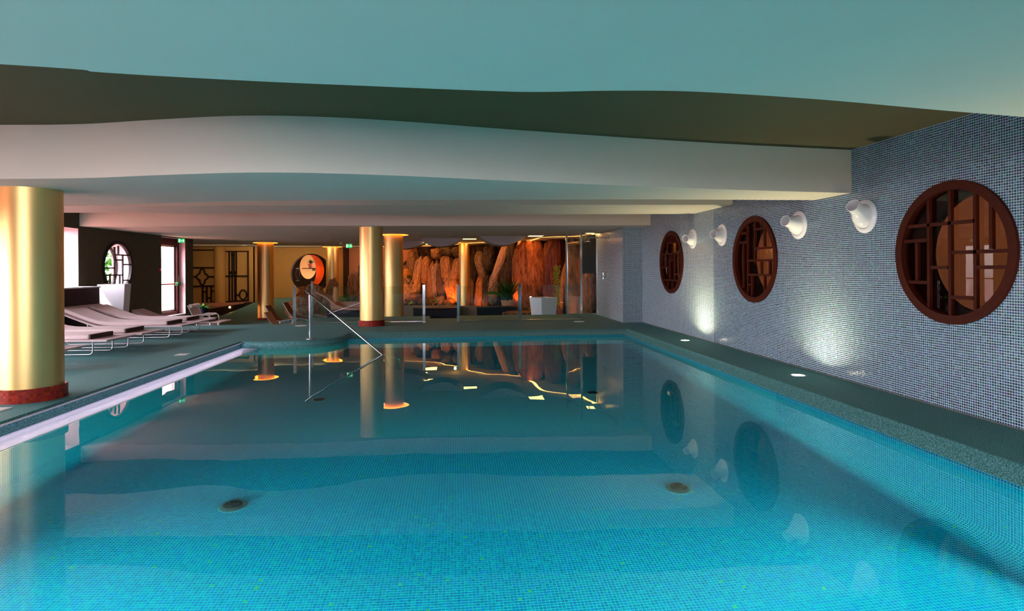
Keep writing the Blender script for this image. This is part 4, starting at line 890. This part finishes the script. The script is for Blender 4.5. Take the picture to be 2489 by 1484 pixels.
for k in range(26):   # smaller stones filling the joints
    t = random.random(); i = int(t*(len(path)-1)); f_ = t*(len(path)-1)-i; x = path[i][0]*(1-f_)+path[i+1][0]*f_; y = path[i][1]*(1-f_)+path[i+1][1]*f_-.35
    c = random.choice(['dk', 'br', 'tan2', 'dk']); kk = (k % 6, c)
    if kk not in rms: rms[kk] = rock_mesh(k % 6+1); rms[kk].materials.append(ROCK[c])
    o = bpy.data.objects.new('rock', rms[kk]); C.objects.link(o); o.parent = rw; o.location = (x, y, random.uniform(-.3, 2.3)); s_ = random.uniform(.12, .3); o.scale = (s_, s_, s_*random.uniform(1, 2.2)); o.rotation_euler = (0, random.uniform(-.4, .4), random.random()*3)
# low render kerb in front of the planting bed
kp = curve([(-3.6, 22.9), (-2.0, 22.35), (-1.0, 22.1), (-.2, 22.1), (.15, 22.3)], 6)
b = MB(); b.ribbon([[(x, y, -.57) for x, y in kp], [(x, y, .10) for x, y in kp], [(x, y+.3, .10) for x, y in kp], [(x, y+.3, -.57) for x, y in kp]]); tag(b.build('bed_kerb', M['kerb'], smooth=.6), 'low curved grey kerb in front of the rocks, left of the amber column', 'kerb')
kp = curve([(.17, 21.75), (.5, 21.5), (1.2, 21.5)], 6)
b = MB(); b.ribbon([[(x, y, -.57) for x, y in kp], [(x, y, .10) for x, y in kp], [(x, y+.3, .10) for x, y in kp], [(x, y+.3, -.57) for x, y in kp]]); tag(b.build('bed_kerb', M['kerb'], smooth=.6), 'short grey kerb piece at the foot of the amber column', 'kerb')
b = MB(); b.prism([(-3.6, 23.25), (-2, 22.7), (-.2, 22.45), (.05, 25), (-1.6, 26.9), (-3.2, 27.6)], -.57, -.12); tag(b.build('planting_bed', M['soil']), 'dark planting bed between grey kerb and upright rocks', 'bed')
b = MB(); b.lathe([(.9, -.57), (.88, -.02), (.7, .02), (0, .03)], 40, Matrix.Translation((2.45, 19.9, 0)) @ Matrix.Diagonal((1, .5, 1, 1))); tag(b.build('stone_plinth', ROCK['br'], smooth=.6), 'low rounded brown plinth behind the glass, left of the white planter', 'plinth')
# boulders and planter box between the distant columns
BD = [(-6.05, 25.6, .25, .34, .62, 'tan', 'large pale boulder left of the distant gold column, behind the handrail'), (-5.5, 26.6, .55, .22, .55, 'tan', 'upright pale boulder leaning near the distant gold column'), (-4.4, 27.6, .6, .5, .75, 'or', 'brown boulder behind the green palm'), (-3.85, 26.2, .8, .24, .8, 'grey', 'dark upright boulder just left of the centre gold column'), (-6.35, 24.6, -.1, .42, .42, 'tan', 'low pale boulder at the lounge floor, below the round doorway')]
for i, (x, y, z, sx, sz, c, lab) in enumerate(BD):
    me = rock_mesh(i+11); me.materials.append(ROCK[c]); o = bpy.data.objects.new('boulder', me); C.objects.link(o); o.location = (x, y, z-.15); o.scale = (sx, sx, sz*1.2); o.rotation_euler = (.1, .2, i); tag(o, lab, 'rock')
b = MB(); b.box(-5.05, -3.75, 24.3, 24.8, -.57, .10); b.box(-5.09, -3.71, 24.26, 24.84, .10, .16); tag(b.build('stone_planter', M['tanstone']), 'pale stone planter box under the green palm', 'planter')

# ================================================================== MOON GATE INTERIOR
pts = [(-7.36+.40*math.cos(a), 1.42+.80*math.sin(a)) for a in [PI*.5-PI*k/20*.95 for k in range(21)]]
def band(d, y): return [(x+d*(.55+.45*math.sin(PI*k/20)), y, z) for k, (x, z) in enumerate(pts)]
e = thing('curved_band', 'glowing orange curved lining inside the round doorway', 'wall lining')
orange = simple('orange_paint', (.90, .10, .008), .6)
b = MB(); b.ribbon([band(0, 30.14), band(.20, 30.06)]); b.build('inner_band', orange, e, smooth=1, recalc=False); b = MB(); b.ribbon([band(.20, 30.06), band(.42, 30.0)]); b.build('outer_band', orange, e, smooth=1, recalc=False)
spot('band_lamp', (-7.25, 29.62, 1.75), (-6.72, 30.04, 1.35), 14, (1, .34, .05), 1.0)
e = thing('wall_shelf', 'dark shelf with a bracket seen through the round doorway', 'shelf', (-7.3, 30.9, 1.55)); b = MB(); b.box(-.5, .5, -.15, .15, -.02, .02); b.build('board', M['blackwood'], e); b = MB(); b.box(-.02, .02, -.02, .5, -.12, -.02); b.build('bracket', M['blackwood'], e)
e = thing('potted_bonsai', 'small leafy plant in a terracotta pot on the shelf', 'plant', (-7.4, 30.9, 1.57))
b = MB(); b.lathe([(.10, 0), (.16, .2), (.175, .2), (.175, .23), (.14, .23), (0, .2)], 20); b.build('pot', M['terracotta'], e, smooth=.5)
b = MB(); fronds(b, 22, .38, .3, .02, .2, (.5, 1.4)); b.build('frond_cluster', M['leafdark'], e, recalc=False)['kind'] = 'stuff'
e = thing('wall_ornament', 'small pale bordered vase-shaped ornament in the round doorway, left side', 'ornament', (-7.82, 29.98, 1.1))
b = MB(); b.tube([(.0, 0, .42), (.06, 0, .36), (.10, 0, .15), (.08, 0, 0), (0, 0, -.12), (-.05, 0, 0), (-.09, 0, .15), (-.06, 0, .36), (0, 0, .42)], .006, 6); b.build('outline', M['steel2'], e); b = MB(); b.box(-.09, .09, -.01, .01, .44, .47); b.box(-.08, .08, -.01, .01, -.17, -.15); b.build('end_bar', M['steel2'], e)
point('gate_lamp', (-6.6, 31.0, 2.3), .5, (1, .6, .25))

# ================================================================== CEILING LIGHTS, SIGNS
COVE = [(-3.6, 28.3), (-2.557, 28.14), (-1.496, 27.58), (-0.611, 26.985), (0.067, 25.987), (0.5, 24.9), (1.072, 24.251), (1.892, 23.777), (2.505, 23.377), (2.816, 22.546), (2.9, 21.252), (3.084, 20.392), (3.748, 19.841), (4.098, 19.496), (4.262, 18.911), (4.35, 18.3)]
cv = curve(COVE, 6)
e = thing('cove_light', 'winding amber light strip along the ceiling edge above the rocks', 'light')
off = []
for i, (x, y) in enumerate(cv):
    p0 = cv[max(i-1, 0)]; p1 = cv[min(i+1, len(cv)-1)]; d = Vector((p1[0]-p0[0], p1[1]-p0[1], 0)).normalized(); off.append(Vector((-d.y, d.x, 0)))
b = MB(); b.ribbon([[(x+off[i].x*w, y+off[i].y*w, 2.558) for i, (x, y) in enumerate(cv)] for w in (-.05, .09)]); b.build('strip', M['cove'], e, recalc=False)
b = MB(); b.ribbon([[(x+off[i].x*w, y+off[i].y*w, z) for i, (x, y) in enumerate(cv)] for w, z in ((-.05, 2.56), (-.05, 2.535), (-.065, 2.535), (-.065, 2.56))]); b.build('edge_lip', M['paint'], e)
SQ = [(-1.10, 25.6, .26, 'farthest amber square ceiling light, left, by the cove strip'), (-1.02, 23.15, .24, 'small amber square ceiling light left of the amber column'), (.50, 21.35, .24, 'amber square ceiling light above the amber column'), (2.66, 19.45, .24, 'amber square ceiling light nearest the shower screen'), (4.15, 17.9, .12, 'small amber square light at the cove end by the mosaic wall')]
for x, y, s, lab in SQ:
    e = thing('square_light', lab, 'light', (x, y, 2.565)); b = MB(); b.box(-s, s, -s*1.1, s*1.1, -.008, -.004); b.build('panel', M['square'], e)
    b = MB()
    for q in ((-s-.02, -s, -s*1.1-.02, s*1.1+.02), (s, s+.02, -s*1.1-.02, s*1.1+.02), (-s, s, -s*1.1-.02, -s*1.1), (-s, s, s*1.1, s*1.1+.02)): b.box(*q, -.012, 0)
    b.build('frame', M['paint'], e)
# hanging curved ceiling sails
for x, y, rx, dz, lab in ((1.58, 19.6, .80, .31, 'pale curved ceiling sail hanging right of the amber column'), (-.52, 20.9, .78, .30, 'dark grey curved ceiling sail hanging left of the amber column'), (-2.05, 23.0, .95, .30, 'farthest curved ceiling sail, beside the haloed centre column')):
    n = 20; vs = []; b = MB()
    for yy in (0, 1.2):
        vs += [(-rx+2*rx*k/n, yy, -dz*(1-(2*k/n-1)**2)) for k in range(n+1)]
    b.add(vs, [(k, k+1, n+2+k, n+1+k) for k in range(n)]+[tuple(range(n+1))[::-1], tuple(range(n+1, 2*n+2))]); o = b.build('ceiling_sail', M['sail'], smooth=.6); o.location = (x, y, 2.565); tag(o, lab, 'ceiling sail')
for i, (x, y) in enumerate(((-9.3, 23.6), (-9.2, 26.6), (-8.6, 28.9), (-4.3, 17.3), (-4.5, 21.2), (-4.7, 25.3), (-.15, 18.9), (.12, 23.3))):
    b = MB(); b.lathe([(.0, -.012), (.09, -.010), (.10, 0)], 20, Matrix.Translation((x, y, 2.564))); o = b.build('downlight', M['white'], smooth=.6)
    tag(o, ['unlit round white downlight above the quatrefoil screen', 'unlit white downlight above the circle screen', 'unlit white downlight before the ochre far wall, left of the slim column', 'unlit white downlight above the balustrade corner post', 'unlit white downlight beyond the centre column, nearest the exit sign front', 'unlit white downlight near the distant haloed column', 'unlit white downlight above the balustrade gap', 'unlit white downlight near the amber column top'][i], 'light')
e = thing('smoke_detector', 'small white dome smoke detector left of the hanging exit sign', 'detector', (-4.65, 24.4, 2.565)); b = MB(); b.lathe([(.06, 0), (.06, -.03), (.045, -.06), (0, -.065)], 20); b.build('dome', M['white'], e, smooth=.8)
b = MB(); b.lathe([(0, 0), (.07, 0), (.07, .012), (0, .012)], 20); b.build('base', M['white'], e, smooth=.6)
for (x, y, lab) in ((-1.25, 24.4, 'tiny lit dome light on the far ceiling, left of the sail'), ):
    b = MB(); b.lathe([(.07, 0), (.05, -.05), (0, -.06)], 16, Matrix.Translation((x, y, 2.565))); tag(b.build('dome_light', M['smalllight'], smooth=.8), lab, 'light')
def exit_sign(label, loc, rz, s=1.0):
    e = thing('exit_sign', label, 'sign', loc, rz)
    b = MB(); b.box(-.16*s, .16*s, -.015, .015, -.10*s, .10*s); b.build('panel', M['exitgreen'], e)
    b = MB(); b.box(-.17*s, .17*s, -.02, .02, .10*s, .115*s); b.tube([(-.1*s, 0, .115*s), (-.1*s, 0, .17*s)], .006, 6); b.tube([(.1*s, 0, .115*s), (.1*s, 0, .17*s)], .006, 6); b.build('bracket', M['steel2'], e)
    y = -.018; q = lambda P: b.add([(px_*s, y, pz_*s) for px_, pz_ in P], [tuple(range(len(P)))])
    b = MB(); q([(-.14, -.08), (-.08, -.08), (-.08, .08), (-.14, .08)]); b.build('door_symbol', M['exitwhite'], e, recalc=False)
    b = MB(); q([(-.05, -.012), (.0, -.012), (.0, -.035), (.035, 0), (.0, .035), (.0, .012), (-.05, .012)]); b.build('arrow_symbol', M['exitwhite'], e, recalc=False)
    b = MB(); q([(.085, .05), (.1, .05), (.107, .062), (.1, .075), (.085, .075), (.078, .062)]); q([(.075, .045), (.105, .045), (.11, -.01), (.085, -.01)]); q([(.085, -.01), (.10, -.01), (.075, -.075), (.055, -.07)]); q([(.1, -.01), (.11, -.012), (.145, -.05), (.13, -.06)]); q([(.105, .04), (.14, .01), (.135, -.0), (.1, .02)]); q([(.075, .04), (.05, .015), (.055, .005), (.08, .025)]); b.build('running_figure', M['exitwhite'], e, recalc=False)
exit_sign('green exit sign hanging from the ceiling right of the distant haloed column', (-4.18, 23.6, 2.40), .0, .72)
exit_sign('green exit sign above the end of the left wall, beside the glass door', (-8.75, 19.7, 2.42), .95, .62)
e = thing('alarm_button', 'small red alarm call point on the dark wall left of the glass door', 'alarm', (-9.2, 19.23, 1.495)); b = MB(); b.box(0, .035, -.05, .05, -.05, .05); b.build('case', M['redplastic'], e); b = MB(); b.box(.035, .038, -.025, .025, -.025, .025); b.build('button', M['white'], e)

# ================================================================== WARM LAMPS AT THE FAR END
A = (1, .27, .035)
for x, y, z, p in ((-2.3, 27.4, .1, 40), (-.9, 26.4, -.05, 30), (-.05, 26.2, 0, 45), (1.0, 24.8, -.2, 25), (2.2, 22.6, .2, 28), (3.0, 21.6, -.2, 30), (4.1, 20.2, -.2, 30), (-3.0, 28.2, 1.9, 40)):
    spot('rock_uplight', (x, y, z), (x+.2, y+1.6, z+1.7), p*1.8, A, 2.2, 1, .06)
    e = thing('rock_lamp', 'small uplight fixture hidden among the stones of the rock wall', 'light', (x, y-.05, z-.05), group='uplights among the rocks')
    b = MB(); b.lathe([(.03, -.03), (.035, .03), (.025, .03), (0, .01)], 12); b.build('housing', M['black'], e)
for i, (x, y) in enumerate(((-1.5, 26.9), (.9, 23.7), (2.7, 21.8), (3.6, 19.4))):
    area('cove_glow', (x, y, 2.52), (x+.3, y+1.2, 0), 1.6, .12, 8, (1, .34, .06))
point('gold_glow', (-.05, 24.6, 2.4), 16, (1, .5, .08), .05)
# general warm downlights of the lounge
area('lounge_downlight', (-9.8, 26.3, 2.55), (-9.8, 28.4, .5), 3.0, .3, 34, (1, .72, .42))
area('lounge_downlight', (-7.6, 27.6, 2.55), (-7.6, 29.8, .8), 3.0, .3, 42, (1, .72, .42))
area('lounge_downlight', (-4.3, 27.8, 2.55), (-4.3, 29.8, .8), 1.6, .3, 24, (1, .62, .4))
